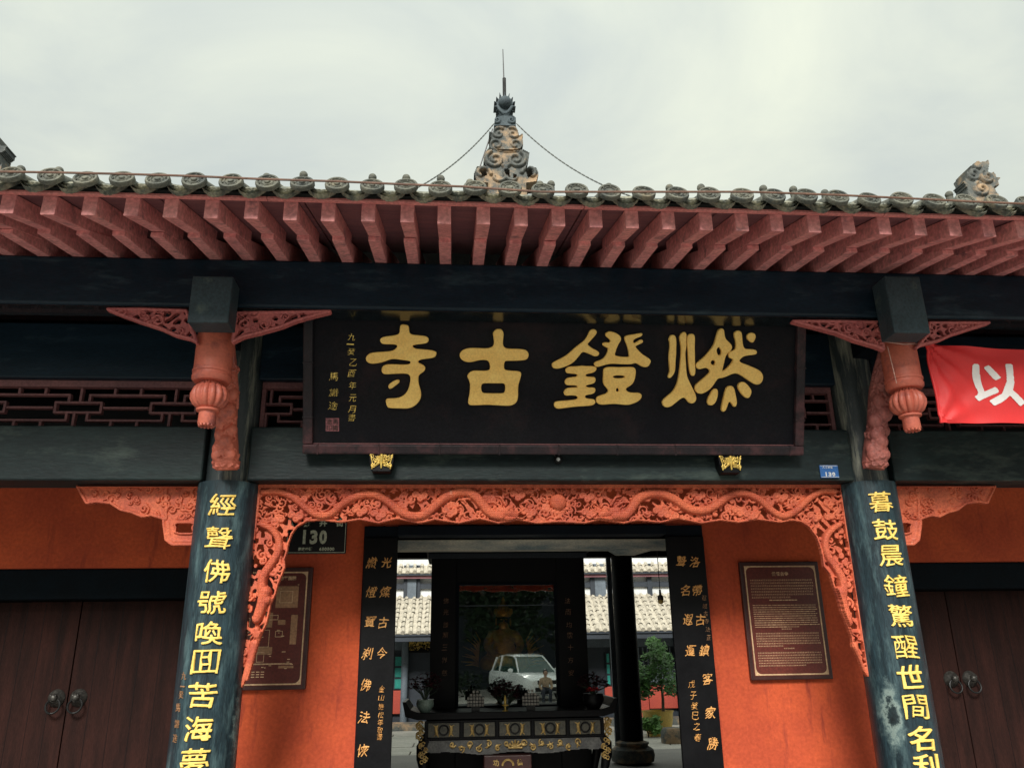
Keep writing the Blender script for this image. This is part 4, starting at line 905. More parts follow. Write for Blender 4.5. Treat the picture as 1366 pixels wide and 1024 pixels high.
ran = [[(132,215),(145,197),(172,196),(188,215),(195,260),(192,320),(192,380),(185,450),(184,520),(175,565),(150,600),(132,615),(118,605),(120,585),(135,550),(132,500),(125,440),(126,380),(135,320),(135,260),(125,240)],
       [(230,200),(262,165),(285,170),(295,200),(290,240),(292,310),(280,370),(285,450),(290,540),(298,600),(325,660),(355,720),(380,770),(390,815),(375,850),(345,862),(315,848),(290,812),(262,800),(235,815),(190,850),(150,885),(105,900),(72,885),(60,855),(70,825),(110,790),(160,750),(195,695),(215,640),(228,560),(238,470),(245,380),(245,300),(232,240)],
       [(308,205),(320,190),(345,184),(370,195),(376,230),(372,300),(374,390),(375,480),(380,550),(372,590),(350,592),(335,570),(322,510),(315,430),(312,350),(303,280),(302,240)],
       [(600,160),(615,138),(640,132),(658,145),(662,185),(670,230),(700,260),(730,290),(738,320),(722,350),(690,375),(670,410),(660,460),(645,520),(638,550),(660,545),(700,510),(735,470),(755,440),(745,425),(715,415),(705,385),(715,360),(760,345),(780,320),(780,260),(762,200),(765,165),(795,152),(828,165),(835,210),(838,270),(850,320),(875,335),(930,335),(975,345),(980,375),(955,385),(890,392),(850,400),(815,430),(805,450),(830,470),(890,490),(960,520),(1010,545),(1038,585),(1038,630),(1015,668),(980,678),(940,660),(880,620),(830,585),(785,565),(740,570),(690,595),(640,612),(600,615),(575,650),(535,710),(490,745),(440,768),(400,758),(378,725),(380,690),(410,660),(460,620),(510,575),(530,550),(515,525),(485,510),(450,520),(415,528),(392,505),(390,475),(420,450),(470,410),(520,350),(560,300),(580,240)],
       [(588,330),(605,308),(622,315),(640,350),(632,385),(612,402),(592,380),(584,350)],
       [(525,460),(545,435),(580,448),(575,475),(560,495),(535,482)],
       [(885,205),(900,180),(930,172),(960,185),(968,215),(955,250),(938,270),(915,255),(892,235)],
       [(545,740),(570,718),(595,725),(600,760),(592,810),(570,860),(540,880),(510,875),(498,845),(510,805),(530,770)],
       [(680,720),(700,695),(735,690),(758,715),(770,770),(785,850),(775,890),(755,892),(740,865),(722,842),(702,850),(690,890),(675,930),(650,942),(636,925),(645,870),(660,800)],
       [(800,680),(820,655),(860,655),(895,690),(925,730),(925,765),(905,805),(880,808),(845,780),(815,740),(800,710)]]
carved_char('gold_character', si, 480, 410, 6.827, board); carved_char('gold_character', gu, 600, 410, 6.827, board)
carved_char('gold_character', deng, 725, 420, 7.313, board); carved_char('gold_character', ran, 875, 420, 7.3125, board)
def small_row(chars, pts, sz, parent, fplane, m_, th=.004, offset=.035, slant=0.0, name='small_character', asp=1.0, warp=.012):
    for ch, (px_, py_) in zip(chars, pts):
        o, u, v, n = fplane(px_, py_); mb = MB(); put_raster(mb, ch, o, u, v, n, sz, sz*asp, th, offset*.8, slant, None, 56 if sz > .07 else 36, True, warp)
        if mb.v: mb.build(name, m_, parent, smooth=True)
fb = lambda a, b: (Q(a, b)-n_p*.016, XA, v_p, n_p)
small_row('九一癸乙酉年元月書', [(468.7,449.4),(467,459),(468,469),(471.5,483),(469,498),(470,514),(470,531),(469,546),(469,557)], .050, board, fb, M_goldy, slant=.2, offset=.022, warp=.028)
small_row('馬識途', [(445,502),(445,523.5),(444,541)], .060, board, fb, M_goldy, slant=.15, asp=.95, offset=.022, warp=.028)
mb = MB(); c_ = Q(443, 566.5); mb.obox(c_-n_p*.0145, XA, v_p, n_p, .045, .045, .0015)
mb.build('seal_ground', M_seal, board)
for i, ch in enumerate('馬識途印'):
    mb = MB(); put_glyph(mb, ch, c_+XA*(.021 if i < 2 else -.021)+v_p*(.021 if i % 2 == 0 else -.021)-n_p*.013, XA, v_p, n_p, .037, .037, .002, .01); mb.build('seal_character', M_maroonf, board)

# gilt lotus brackets that carry the board
for k, (px_, py_, lab) in enumerate(((509, 618, 'gilt carved foot bracket under the left end of the black name board'), (974, 620, 'gilt carved foot bracket under the right end of the black name board'))):
    c = P(px_, py_, -.23); e = empty('board_bracket', (c.x, -.15, c.z), lab, 'bracket', 'gilt brackets under the name board')
    MB().prism([(c.x-.088, c.z+.065), (c.x+.088, c.z+.065), (c.x+.082, c.z), (c.x+.062, c.z-.060), (c.x-.062, c.z-.060), (c.x-.082, c.z)], 'y', -.245, -.152).build('bracket_body', M_black, e, bevel=.006)
    bd = (c.x-.09, c.x+.09, c.z-.05, c.z+.066)
    def fn(X, Z, c=c):
        H = np.full(X.shape, -1.0); x, z = X-c.x, Z-c.z
        for sg in (-1, 1):
            for q, (a, b, r_) in enumerate(((.02, .04, .018), (.045, .025, .02), (.065, .045, .016), (.03, -.005, .018), (.055, -.015, .016))):
                seg_height(H, x, z, spiral(sg*a, b, r_, 1.1, q*1.3, sg, 14), [.0045]*14, .004)
            seg_height(H, x, z, [(sg*.02, .0), (sg*.05, -.03)], [.012, .004], .003); seg_height(H, x, z, [(sg*.075, .06), (sg*.06, 0), (sg*.062, -.04)], .005, .003)
        seg_height(H, x, z, [(0, .05), (0, -.035)], [.014, .006], .005)
        for q in range(5): a = PI*(.1+.2*q); seg_height(H, x, z, [(0, .01), (.04*math.cos(a), .01+.04*math.sin(a))], [.004, .009], .004)
        return H
    relief('gilt_relief', bd, .0022, fn, M_goldm, e, -.246, .002)

# small round lamp fitting on the lintel
c = P(745, 612, -.19); e = empty('bell_push', (c.x, -.151, c.z), 'small dark round fitting with a pale centre on the green lintel below the board', 'fitting')
M = Matrix.Rotation(PI/2, 3, 'X')
MB().lathe([(.001, .03), (.022, .03), (.030, .02), (.030, 0), (.001, 0)], (c.x, -.152, c.z), 16, M).build('fitting_body', M_iron, e, smooth=True)
MB().lathe([(.001, .012), (.010, .010), (.013, 0), (.001, 0)], (c.x, -.183, c.z), 12, M).build('fitting_centre', M_white, e, smooth=True)
MB().tube([(c.x-.01, -.16, c.z+.02), (c.x-.035, -.165, c.z+.05), (c.x-.04, -.155, c.z+.09)], .004, 6).build('fitting_wire', M_wire, e)

# ================================================================== COUPLET BOARDS ROUND THE COLUMNS
def couplet(sx_, chars, pts, small, spts, lab):
    cx, R = sx_*XC, .206
    e = empty('couplet_board', (cx, 0, ZF), lab, 'couplet board', 'curved couplet boards on the front columns')
    ztop = ZZ(640, -.2, 305 if sx_ < 0 else 1152)
    v = []; f = []; n = 30; zs = np.linspace(ZF+.16, ztop, 16)
    for z in zs:
        for i in range(n+1):
            a = math.radians(-118+236*i/n); v.append((cx+R*math.sin(a), -R*math.cos(a), z))
    for z in zs:
        for i in range(n+1):
            a = math.radians(-118+236*i/n); r = R-.032; v.append((cx+r*math.sin(a), -r*math.cos(a), z))
    N = n+1; K = len(zs); o_ = N*K
    for j in range(K-1):
        for i in range(n): a = j*N+i; f.append((a, a+1, a+1+N, a+N)); f.append((a+N+o_, a+1+N+o_, a+1+o_, a+o_))
        a = j*N; f.append((a+o_, a, a+N, a+N+o_)); a = j*N+n; f.append((a, a+o_, a+N+o_, a+N))
    for i in range(n): f.append((i, i+o_, i+1+o_, i+1)); a = (K-1)*N+i; f.append((a, a+1, a+1+o_, a+o_))
    MB().add(v, f).build('board', M_col if sx_ < 0 else M_colR, e, smooth=True)
    def place(ch, p, w_, h_, th, off, m_, nm):
        # find the spot on the cylinder seen at that pixel
        d = RT*((p[0]-683)/F_PX) + UP*(-(p[1]-512)/F_PX) + _fw; ox, oy = CAM.x-cx, CAM.y
        A = d.x**2+d.y**2; B = 2*(ox*d.x+oy*d.y); Cc_ = ox*ox+oy*oy-R*R; D = B*B-4*A*Cc_
        t = (-B-math.sqrt(max(D, 0)))/(2*A); h = CAM+d*t; a0 = math.atan2(h.x-cx, -h.y)
        mb = MB(); put_raster(mb, ch, h, None, None, None, w_, h_, th, None if w_ > .1 else .02, 0, (cx, 0, R, a0), 84 if w_ > .1 else 36, True, .026)
        if mb.v: mb.build(nm, m_, e, smooth=True)
    for ch, p in zip(chars, pts): place(ch, p, .162, .142, .014, .040, M_goldy, 'gilt_character')
    for ch, p in zip(small, spts): place(ch, p, .042, .048, .006, .03, M_creamd, 'small_character')
couplet(-1, '經聲佛號喚囬苦海夢', [(297,673),(292,717),(288.5,761.5),(282.5,803),(278,844),(274,882),(270,926.6),(264.5,971.5),(259,1015)],
        '九一癸馬識途', [(245.5,901),(244,915),(242,926),(238,943),(236.5,965),(234,984)], 'left curved dark teal couplet board with nine gilt characters, round the left column')
couplet(1, '暮鼓晨鐘驚醒世間名利', [(1174.5,669),(1182,706),(1189,741),(1195.5,780.6),(1202,821),(1209,862.5),(1215.5,902),(1223,942),(1229.5,984.6),(1237,1022)],
        '', [], 'right curved dark teal couplet board with a scraped patch, round the right column')

# ================================================================== COUPLET BOARDS BESIDE THE MIDDLE DOORWAY
def door_board(x0, x1, lab, cols):
    zt_ = ZZ(706, .93, 700)-.06
    e = empty('door_couplet_board', ((x0+x1)/2, .95, ZF), lab, 'couplet board', 'flat couplet boards beside the middle doorway')
    MB().box((x0, .925, ZF+.05), (x1, .953, zt_)).build('board', M_black, e, bevel=.005)
    fp = lambda a, b: (P(a, b, .925), XA, ZA, NY)
    for chars, pts, sz, sl_, m_ in cols: small_row(chars, pts, sz, e, fp, m_, th=.008, offset=.030, slant=sl_, name='gilt_character' if sz > .07 else 'small_character', asp=1.08, warp=.045)
door_board(-1.45, -1.185, 'flat black board with running-script gilt characters left of the middle doorway', [
    ('燃燈寶刹佛法恢', [(496,750),(495.5,789.5),(493.5,828.6),(490.5,871),(488,913),(486,956),(484,1000)], .078, .22, M_goldd),
    ('光燦古今', [(515.7,750),(514,789),(511,830),(509,871)], .076, .22, M_goldd),
    ('金山樵松年敬書', [(509.5,918),(509,930),(508.5,942),(508,953),(507.5,963),(507,973),(506.5,982)], .042, .15, M_goldd)])
door_board(1.022, 1.335, 'flat black board with running-script gilt characters right of the middle doorway', [
    ('聲名遐邇', [(909,748),(914,787),(917.5,826),(921,867)], .076, .22, M_goldd),
    ('洛帶古鎮客家勝', [(927,749),(930,787),(934,826),(939.5,867),(943.5,905),(947.5,950),(951,991)], .078, .22, M_goldd),
    ('戊子癸巳之春', [(922.5,912),(924.5,927),(926,941),(927.5,954),(929,968),(930.5,983)], .052, .2, M_goldd),
    ('遐燈古寺法正', [(939,797),(940,808),(941,818),(942.5,828),(944,839),(945.5,850)], .036, .12, M_creamd)])

# ================================================================== SIGNS
def quad_sign(px_tl, px_br, Y, name, lab, cat, m_, th=.03, bev=.006):
    a, b = P(*px_tl, Y), P(*px_br, Y); x0, x1 = a.x, b.x; z0, z1 = b.z, a.z
    e = empty(name, ((x0+x1)/2, Y+th, z0), lab, cat); MB().box((x0, Y, z0), (x1, Y+th-.002, z1)).build('sign_frame', m_, e, bevel=bev)
    return e, x0, x1, z0, z1
def text_line(s, e, x, z, h, Y, m_, name='sign_text', wr=1.0, offset=.03, gap=1.08):
    mb = MB()
    for i, ch in enumerate(s):
        if ch != ' ': put_glyph(mb, ch, Vector((x+i*h*wr*gap, Y, z)), XA, ZA, NY, h*wr, h, .0016, offset)
    if mb.v: return mb.build(name, m_, e, kind='stuff' if len(s) > 6 else None)
# right wall: brown information panel
e, x0, x1, z0, z1 = quad_sign((986, 749), (1112, 905), .955, 'information_panel', 'brown panel with pale gold border and rows of small print on the right wall', 'sign', M_maroonf, .045)
def cornered(x0, x1, z0, z1, c, Y):
    P_ = []
    for (cx_, cz_, a0) in ((x0, z0, 0), (x1, z0, 1), (x1, z1, 2), (x0, z1, 3)):
        pass
    return P_
def border(e, x0, x1, z0, z1, Y, m_):
    t = .010
    for a, b in (((x0, z0), (x1, z0+t)), ((x0, z1-t), (x1, z1)), ((x0, z0+t), (x0+t, z1-t)), ((x1-t, z0+t), (x1, z1-t))):
        MB().box((a[0], Y-.003, a[1]), (b[0], Y, b[1])).build('border_line', m_, e)
    for sx_, sz_, cx_, cz_ in ((1, 1, x0, z0), (-1, 1, x1, z0), (-1, -1, x1, z1), (1, -1, x0, z1)):     # concave corner fillets
        r = .045; pts = [(cx_+sx_*t, cz_+sz_*t)]+[(cx_+sx_*(t+r*(1-math.cos(a))), cz_+sz_*(t+r*(1-math.sin(a)))) for a in np.linspace(0, PI/2, 8)]
        MB().prism(pts, 'y', Y-.0028, Y).build('border_corner', m_, e)
Yp = .9535
MB().box((x0+.028, Yp, z0+.028), (x1-.028, .9545, z1-.028)).build('sign_face', M_maroon, e)
border(e, x0+.035, x1-.035, z0+.035, z1-.035, Yp-.001, M_cream)
text_line('燃燈古寺', e, (x0+x1)/2-.055, z1-.10, .032, Yp-.001, M_cream, gap=1.12)
W0, W1 = x0+.075, x1-.075; R_ = random.Random(4)
y_ = z1-.150; row = 0; mb = MB()
for blk, (n_, h_, gap, wlo, whi, fill) in enumerate(((7, .011, .0195, .014, .016, .97), (1, .008, .034, .02, .03, .45), (11, .0055, .0145, .01, .035, .98), (1, .010, .028, .014, .016, .16), (6, .009, .0165, .012, .015, .98), (1, .009, .028, .014, .016, .16), (6, .0085, .0165, .012, .015, .98))):
    for r_ in range(n_):
        a = W0 if fill > .5 else (W0+W1)/2-(W1-W0)*fill/2; e_ = W1 if fill > .5 else (W0+W1)/2+(W1-W0)*fill/2
        if r_ == n_-1 and fill > .5: e_ = W0+(W1-W0)*R_.uniform(.3, .8)
        while a < e_:
            w_ = R_.uniform(wlo, whi); hh = h_*R_.uniform(.7, 1.1)
            if wlo == whi-.002 or whi <= .016:           # square characters: two crossing strokes and a foot
                mb.box((a, Yp-.0012, y_-hh/2), (a+w_*.7, Yp, y_-hh/2+.0022)); mb.box((a, Yp-.0012, y_+hh/2-.0022), (a+w_*.65, Yp, y_+hh/2)); mb.box((a+w_*.3, Yp-.0014, y_-hh/2+.0023), (a+w_*.42, Yp, y_+hh/2-.0023))
            else: mb.box((a, Yp-.0012, y_-hh/2), (a+w_*.85, Yp, y_+hh/2))
            a += w_
        y_ -= gap*1.17
mb.build('small_print', M_cream, e, kind='stuff')
# left wall: map panel half hidden by the carved leg
e, x0, x1, z0, z1 = quad_sign((296, 757), (407, 919), .955, 'map_panel', 'dark brown site plan panel on the left red wall, partly behind the carving', 'sign', M_maroonf, .045)
MB().box((x0+.028, Yp, z0+.028), (x1-.028, .9545, z1-.028)).build('sign_face', M_maroon, e)
border(e, x0+.035, x1-.035, z0+.035, z1-.035, Yp-.001, M_cream)
text_line('寺院平面圖', e, x1-.27, z1-.085, .030, Yp-.001, M_cream)
cw, ch_ = x1-x0, z1-z0; mb = MB(); mk = MB(); mt_ = MB()
def rect_lines(a, b, c, d, t=.004):
    mb.box((a, Yp-.0012, b), (c, Yp, b+t)); mb.box((a, Yp-.0012, d-t), (c, Yp, d)); mb.box((a, Yp-.0014, b+t), (a+t, Yp, d-t)); mb.box((c-t, Yp-.0014, b+t), (c, Yp, d-t))
R_ = random.Random(9)
for (u0, v0, u1, v1, filled) in ((.62, .66, .86, .84, 1), (.66, .70, .80, .80, 0), (.50, .50, .60, .62, 1), (.80, .36, .87, .60, 1), (.44, .34, .58, .48, 0), (.40, .28, .62, .34, 1), (.22, .26, .38, .44, 0), (.24, .46, .36, .58, 0), (.46, .22, .54, .30, 0), (.30, .20, .84, .21, 0), (.66, .52, .74, .56, 1), (.64, .42, .72, .47, 0), (.70, .17, .86, .19, 1), (.52, .56, .66, .60, 0), (.18, .62, .34, .80, 0)):
    a, b, c, d = x0+cw*u0, z0+ch_*v0, x0+cw*u1, z0+ch_*v1
    if filled: mk.box((a, Yp-.0008, b), (c, Yp, d))
    else: rect_lines(a, b, c, d)
for q in range(26):
    a, b = x0+cw*R_.uniform(.2, .85), z0+ch_*R_.uniform(.16, .85); mt_.box((a, Yp-.0018, b), (a+R_.uniform(.008, .03), Yp, b+.006))
for q in range(3):
    for k in range(9): mt_.box((x0+cw*(.12+.05*k), Yp-.0018, z0+ch_*(.10+.02*q)), (x0+cw*(.12+.05*k+.035), Yp, z0+ch_*(.10+.02*q)+.006))
mk.build('plan_fill', M_creamd, e, kind='stuff'); mb.build('plan_lines', M_cream, e, kind='stuff'); mt_.build('plan_marks', M_cream, e, kind='stuff')
# black house-number plate, half behind the frieze
e, x0, x1, z0, z1 = quad_sign((384, 690), (461, 738), .975, 'number_plate', 'black house number plate reading 130, its top hidden behind the carved frieze', 'sign', M_sign, .022, .008)
z1n = ZZ(690, .975, 420); Yn = .9745
mb = MB(); t = .004
for a, b, c, d in ((x0+.008, z0+.008, x1-.008, z0+.012), (x0+.008, z1-.012, x1-.008, z1-.008)): mb.box((a, Yn-.001, b), (c, Yn, d))
for a in (x0+.008, x1-.012): mb.box((a, Yn-.0013, z0+.013), (a+.004, Yn, z1-.013))
mb.build('plate_border', M_signw, e, kind='stuff')
for i, ch in enumerate('八角井街'): text_line(ch, e, P(379+i*22, 697, Yn).x+.05, ZZ(697, Yn, 420), .062, Yn, M_signw, offset=.03)
for ch, px_ in zip('130', (406, 418.5, 431)):
    mb = MB(); p = P(px_, 716, Yn); put_glyph(mb, ch, p, XA, ZA, NY, .060 if ch != '1' else .035, .112, .0016, .045); mb.build('sign_digit', M_signw, e)
text_line('郵政編碼', e, P(400, 732, Yn).x, ZZ(732, Yn, 410), .026, Yn, M_signw); text_line('610100', e, P(427.5, 732, Yn).x, ZZ(732, Yn, 430), .026, Yn, M_signw, wr=.72)
# blue enamel number plate
e, x0, x1, z0, z1 = quad_sign((1093, 620), (1120, 637), -.165, 'small_number_plate', 'small blue enamel house number plate reading 130 at the right end of the middle lintel', 'sign', M_blue, .014, .003)
Yn = -.1655
mb = MB()
for a, b, c, d in ((x0+.004, z0+.004, x1-.004, z0+.007), (x0+.004, z1-.007, x1-.004, z1-.004)): mb.box((a, Yn-.001, b), (c, Yn, d))
mb.build('plate_border', M_white, e, kind='stuff')
for i, ch in enumerate('130'): mb = MB(); put_glyph(mb, ch, Vector(((x0+x1)/2+(i-1)*.028, Yn, z0+.026)), XA, ZA, NY, .022 if i else .013, .030, .0016, .05); mb.build('sign_digit', M_white, e)
text_line('八角井街', e, x0+.028, z1-.018, .015, Yn, M_white, gap=1.3)

# ================================================================== RED CLOTH BANNER
Yb = -.70
tl, bl = P(1234, 457, Yb), P(1239, 563, Yb); ban = empty('banner', (tl.x, Yb, bl.z), 'taut red cloth banner with white characters tied to the right hanging post', 'banner')
Lb = 3.0; nx_, nz_ = 150, 26; v = []
def ban_pt(s, t):            # s along, t up (0..1)
    x = tl.x+.01+s*Lb+(1-t)*(.0); zt__ = tl.z-.038*(s*Lb)-.02*math.sin(PI*min(1, s*2)); zb__ = bl.z+.028*(s*Lb)*0
    z = zb__+(zt__-zb__)*t
    dcor = math.hypot(s*Lb, (1-t)*.45); dcor2 = math.hypot(s*Lb, t*.45)
    y = Yb + .016*math.sin(14*math.atan2((1-t)*.45+.02, s*Lb+.02))*math.exp(-dcor*1.6) + .012*math.sin(11*math.atan2(t*.45+.02, s*Lb+.02))*math.exp(-dcor2*2) + .010*math.sin(s*Lb*5+t*2) + .006*math.sin(s*Lb*13-t*5)
    return Vector((x, y, z))
for j in range(nz_+1):
    for i in range(nx_+1): v.append(ban_pt(i/nx_, j/nz_))
N = nx_+1; f = [(j*N+i, j*N+i+1, (j+1)*N+i+1, (j+1)*N+i) for j in range(nz_) for i in range(nx_)]
o_ = len(v); vb = [p+Vector((0, .003, 0)) for p in v]; f2 = [tuple(reversed([q+o_ for q in a])) for a in f]
MB().add(v+vb, f+f2).build('cloth', M_banner, ban, smooth=True)
MB().tube([ban_pt(0, t)-Vector((0, .002, 0)) for t in np.linspace(0, 1, 20)], .009, 6).build('hem', M_banner, ban, smooth=True)
def banner_char(ch, sc, tc_, w_, h_):
    g, fc = raster_glyph(ch, .042, 90, False, .006); out = []
    for q in g: p = ban_pt(sc+q[0]*w_/Lb, tc_+q[1]*h_/.5); out.append((p.x, p.y-.0030-(q[2]+.5)*.001, p.z))
    MB().add(out, fc).build('banner_character', M_bannerw, ban)
pc = P(1328, 512, Yb); s_ = (pc.x-tl.x)/Lb
banner_char('以', s_, .50, .335, .27); banner_char('新', s_+.42/Lb, .50, .30, .27)
A = P(1180, 452, -.74); st = MB(); st.tube([P(1160, 450, -.66), P(1178, 455, -.75), P(1205, 459, -.745), tl+Vector((0, -.01, -.01))], .0045, 5)
st.tube([P(1184, 462, -.755), P(1190, 486, -.748), P(1196, 511, -.745)], .003, 5); st.tube([P(1222, 462, -.73), P(1232, 456, -.72), tl], .003, 5)
tag(st.build('tie_string', M_string), 'pink string tying the red banner to the right hanging post', 'string')

# ================================================================== INSIDE: SHRINE CABINET, STATUE, ALTAR TABLE
Yc = 3.2; X0, X1 = XX(575, Yc, 800), XX(781, Yc, 800); ztc = ZZ(737, Yc, 680)
gx0, gx1 = XX(612, Yc, 860), XX(741, Yc, 860); gz0, gz1 = ZZ(940, Yc, 680), ZZ(780, Yc, 680)
cab = empty('shrine_cabinet', ((X0+X1)/2, Yc, ZF), 'tall black shrine cabinet with a glass front behind the altar table', 'shrine cabinet')
MB().box((X0, Yc, ZF), (gx0-.03, Yc+.06, ztc)).build('front_panel', M_black, cab, bevel=.004); MB().box((gx1+.03, Yc, ZF), (X1, Yc+.06, ztc)).build('front_panel', M_black, cab, bevel=.004)
MB().box((gx0-.03, Yc, gz1+.03), (gx1+.03, Yc+.06, ztc)).build('front_panel', M_black, cab, bevel=.004); MB().box((gx0-.03, Yc, ZF), (gx1+.03, Yc+.06, gz0-.03)).build('front_panel', M_black, cab, bevel=.004)
for a, b in (((gx0-.03, gz0-.03), (gx0, gz1+.03)), ((gx1, gz0-.03), (gx1+.03, gz1+.03)), ((gx0, gz1), (gx1, gz1+.03)), ((gx0, gz0-.03), (gx1, gz0))): MB().box((a[0], Yc-.015, a[1]), (b[0], Yc+.05, b[1])).build('glass_frame', M_darkb, cab, bevel=.003)
MB().box((X0, Yc+.06, ZF), (X0+.04, Yc+1.1, ztc)).build('side_panel', M_black, cab); MB().box((X1-.04, Yc+.06, ZF), (X1, Yc+1.1, ztc)).build('side_panel', M_black, cab)
MB().box((X0, Yc+1.1, ZF), (X1, Yc+1.14, ztc)).build('back_panel', M_black, cab); MB().box((X0-.06, Yc-.07, ztc), (X1+.06, Yc+1.14, ztc+.06)).build('cornice', M_dark, cab, bevel=.01); MB().box((X0-.03, Yc-.04, ztc-.06), (X1+.03, Yc-.001, ztc-.002)).build('cornice_moulding', M_timberd, cab, bevel=.008)
MB().box((X0+.04, Yc+.10, ZF+.5), (X1-.04, Yc+1.1, gz0-.04)).build('shelf', M_black, cab)
MB().box((gx0, Yc+.012, gz0), (gx1, Yc+.018, gz1)).build('glass_pane', M_glass, cab)
zz_ = ZZ(807, Yc, 680); MB().box((gx0, Yc-.004, zz_-.004), (gx1, Yc+.008, zz_+.004)).build('glazing_bar', M_timber, cab)
MB().box((X0-.04, Yc+.1, ztc+.06), (X1+.04, Yc+1.0, 3.6)).build('cabinet_top', M_dark, cab)
fp = lambda a, b: (P(a, b, Yc), XA, ZA, NY)
small_row('佛光普照三界慈', [(595,801),(595,816),(594.5,833),(594,847),(593.5,863),(593,880),(593,897)], .058, cab, fp, M_creamd, offset=.015, slant=.1)
small_row('法雨均霑十方安', [(757,801),(758,816),(759,833),(760,847),(761,863),(761,880),(762,897)], .058, cab, fp, M_creamd, offset=.015, slant=.1)

def skin_mesh(name, verts, edges, radii, m_, parent, sub=2, root=0):
    me = bpy.data.meshes.new(name); me.from_pydata([tuple(v) for v in verts], edges, []); me.update()
    o = bpy.data.objects.new(name, me); COL.objects.link(o); s = o.modifiers.new('s', 'SKIN'); s.use_smooth_shade = True
    for i, r in enumerate(radii):
        sv = me.skin_vertices[0].data[i]; sv.radius = (r, r) if not hasattr(r, '__len__') else r; sv.use_root = (i == root)
    u = o.modifiers.new('u', 'SUBSURF'); u.levels = sub; u.render_levels = sub
    dg = bpy.context.evaluated_depsgraph_get(); m2 = bpy.data.meshes.new_from_object(o.evaluated_get(dg)); bpy.data.objects.remove(o)
    m2.name = name; return link_mesh(name, m2, m_, parent, smooth=True)
# seated gilt statue
by = Yc+.36; pb = P(672, 884, by); bx, bz = pb.x, pb.z-.06
bud = empty('gilded_statue', (bx, by, bz), 'gilded seated statue with a tall crown behind the cabinet glass', 'statue')
V = [(bx, by, bz+.10), (bx, by, bz+.24), (bx, by, bz+.36), (bx, by, bz+.41), (bx, by-.01, bz+.50),
     (bx-.13, by, bz+.355), (bx-.19, by-.04, bz+.24), (bx-.12, by-.16, bz+.15), (bx-.03, by-.19, bz+.13),
     (bx+.13, by, bz+.355), (bx+.19, by-.04, bz+.24), (bx+.12, by-.16, bz+.15), (bx+.03, by-.19, bz+.13),
     (bx-.14, by-.04, bz+.06), (bx-.24, by-.14, bz+.05), (bx-.08, by-.22, bz+.05),
     (bx+.14, by-.04, bz+.06), (bx+.24, by-.14, bz+.05), (bx+.08, by-.22, bz+.06)]
E_ = [(0,1),(1,2),(2,3),(3,4),(2,5),(5,6),(6,7),(7,8),(2,9),(9,10),(10,11),(11,12),(0,13),(13,14),(14,15),(0,16),(16,17),(17,18)]
skin_mesh('statue_body', V, E_, [.16,.13,.10,.05,.075,.06,.05,.04,.03,.06,.05,.04,.03,.10,.08,.055,.10,.08,.055], M_buddha, bud, 2)
mb = MB(); mb.lathe([(.12, bz-.06), (.17, bz-.03), (.19, bz), (.17, bz+.02), (.1, bz+.03)], (bx, by-.06, 0), 30)
for q in range(18):
    a = q*2*PI/18; mb.ball((bx+.165*math.cos(a), by-.06+.165*math.sin(a), bz-.015), .028, 8, 6, (1, 1, .8))
mb.build('lotus_seat', mat('dark_bronze', (.06, .04, .02), rough=.4, metal=.5), bud, smooth=True)
mb = MB(); mb.lathe([(.080, bz+.545), (.088, bz+.56), (.085, bz+.59), (.062, bz+.62), (.066, bz+.64), (.045, bz+.67), (.03, bz+.70), (.012, bz+.74), (.004, bz+.76)], (bx, by-.01, 0), 20)
for q in range(9):
    a = PI+q*PI/8; mb.ball((bx+.088*math.cos(a), by-.01+.088*math.sin(a), bz+.60), .020, 8, 6, (1, 1, 1.7))
mb.build('crown', M_buddha, bud, smooth=True)
mb = MB()
mb.ball((bx-.026, by-.078, bz+.515), .011, 8, 6, (1.3, .6, .5)); mb.ball((bx+.026, by-.078, bz+.515), .011, 8, 6, (1.3, .6, .5)); mb.ball((bx, by-.090, bz+.495), .013, 8, 6, (.7, .9, 1.6)); mb.ball((bx, by-.078, bz+.470), .014, 8, 6, (1.5, .6, .5)); mb.ball((bx-.08, by, bz+.49), .02, 8, 6, (.5, .8, 2.2)); mb.ball((bx+.08, by, bz+.49), .02, 8, 6, (.5, .8, 2.2))
mb.build('face_features', M_buddha, bud, smooth=True, kind='stuff')
for sg in (-1, 1):
    mb = MB()
    for q in range(15):
        a = .25+q*.105; L_ = .15+.06*math.sin(q*2.3)
        p0 = Vector((bx+sg*.27, by+.02, bz+.03+.012*q)); mb.tube([p0, p0+Vector((sg*math.cos(a)*L_*.5, 0, math.sin(a)*L_*.55)), p0+Vector((sg*math.cos(a-.35)*L_, -.02, math.sin(a-.15)*L_))], [.004, .009, .002], 5)
    mb.build('flame_spray', M_buddha, bud, smooth=True)

# altar table
Yt = 2.55
tx0_, tx1_ = XX(545, Yt, 955), XX(816, Yt, 955); zt1, zt0 = ZZ(948, Yt, 680), ZZ(957, Yt, 680)
bx0, bx1 = XX(568, Yt, 970), XX(804, Yt, 970); zd1, zd0 = ZZ(959, Yt, 680), ZZ(984, Yt, 680)
za0 = ZZ(1003, Yt, 680)
tab = empty('altar_table', ((bx0+bx1)/2, Yt+.3, ZF), 'long black altar table with upturned ends, gilt drawer panels and a carved gilt apron', 'altar table')
prof = [(tx0_-.06, zt1+.10), (tx0_-.03, zt1+.10), (tx0_+.02, zt1+.03), (tx0_+.10, zt1), (tx1_-.10, zt1), (tx1_-.02, zt1+.03), (tx1_+.03, zt1+.10), (tx1_+.06, zt1+.10), (tx1_+.03, zt0+.03), (tx1_-.08, zt0), (tx0_+.08, zt0), (tx0_-.03, zt0+.03)]
MB().prism(prof, 'y', Yt-.03, Yt+.62).build('table_top', M_black, tab, bevel=.004)
MB().box((bx0, Yt+.01, zd0), (bx1, Yt+.58, zd1+.0)).build('carcass', M_black, tab)
n = 5; wdr = (bx1-bx0)/n
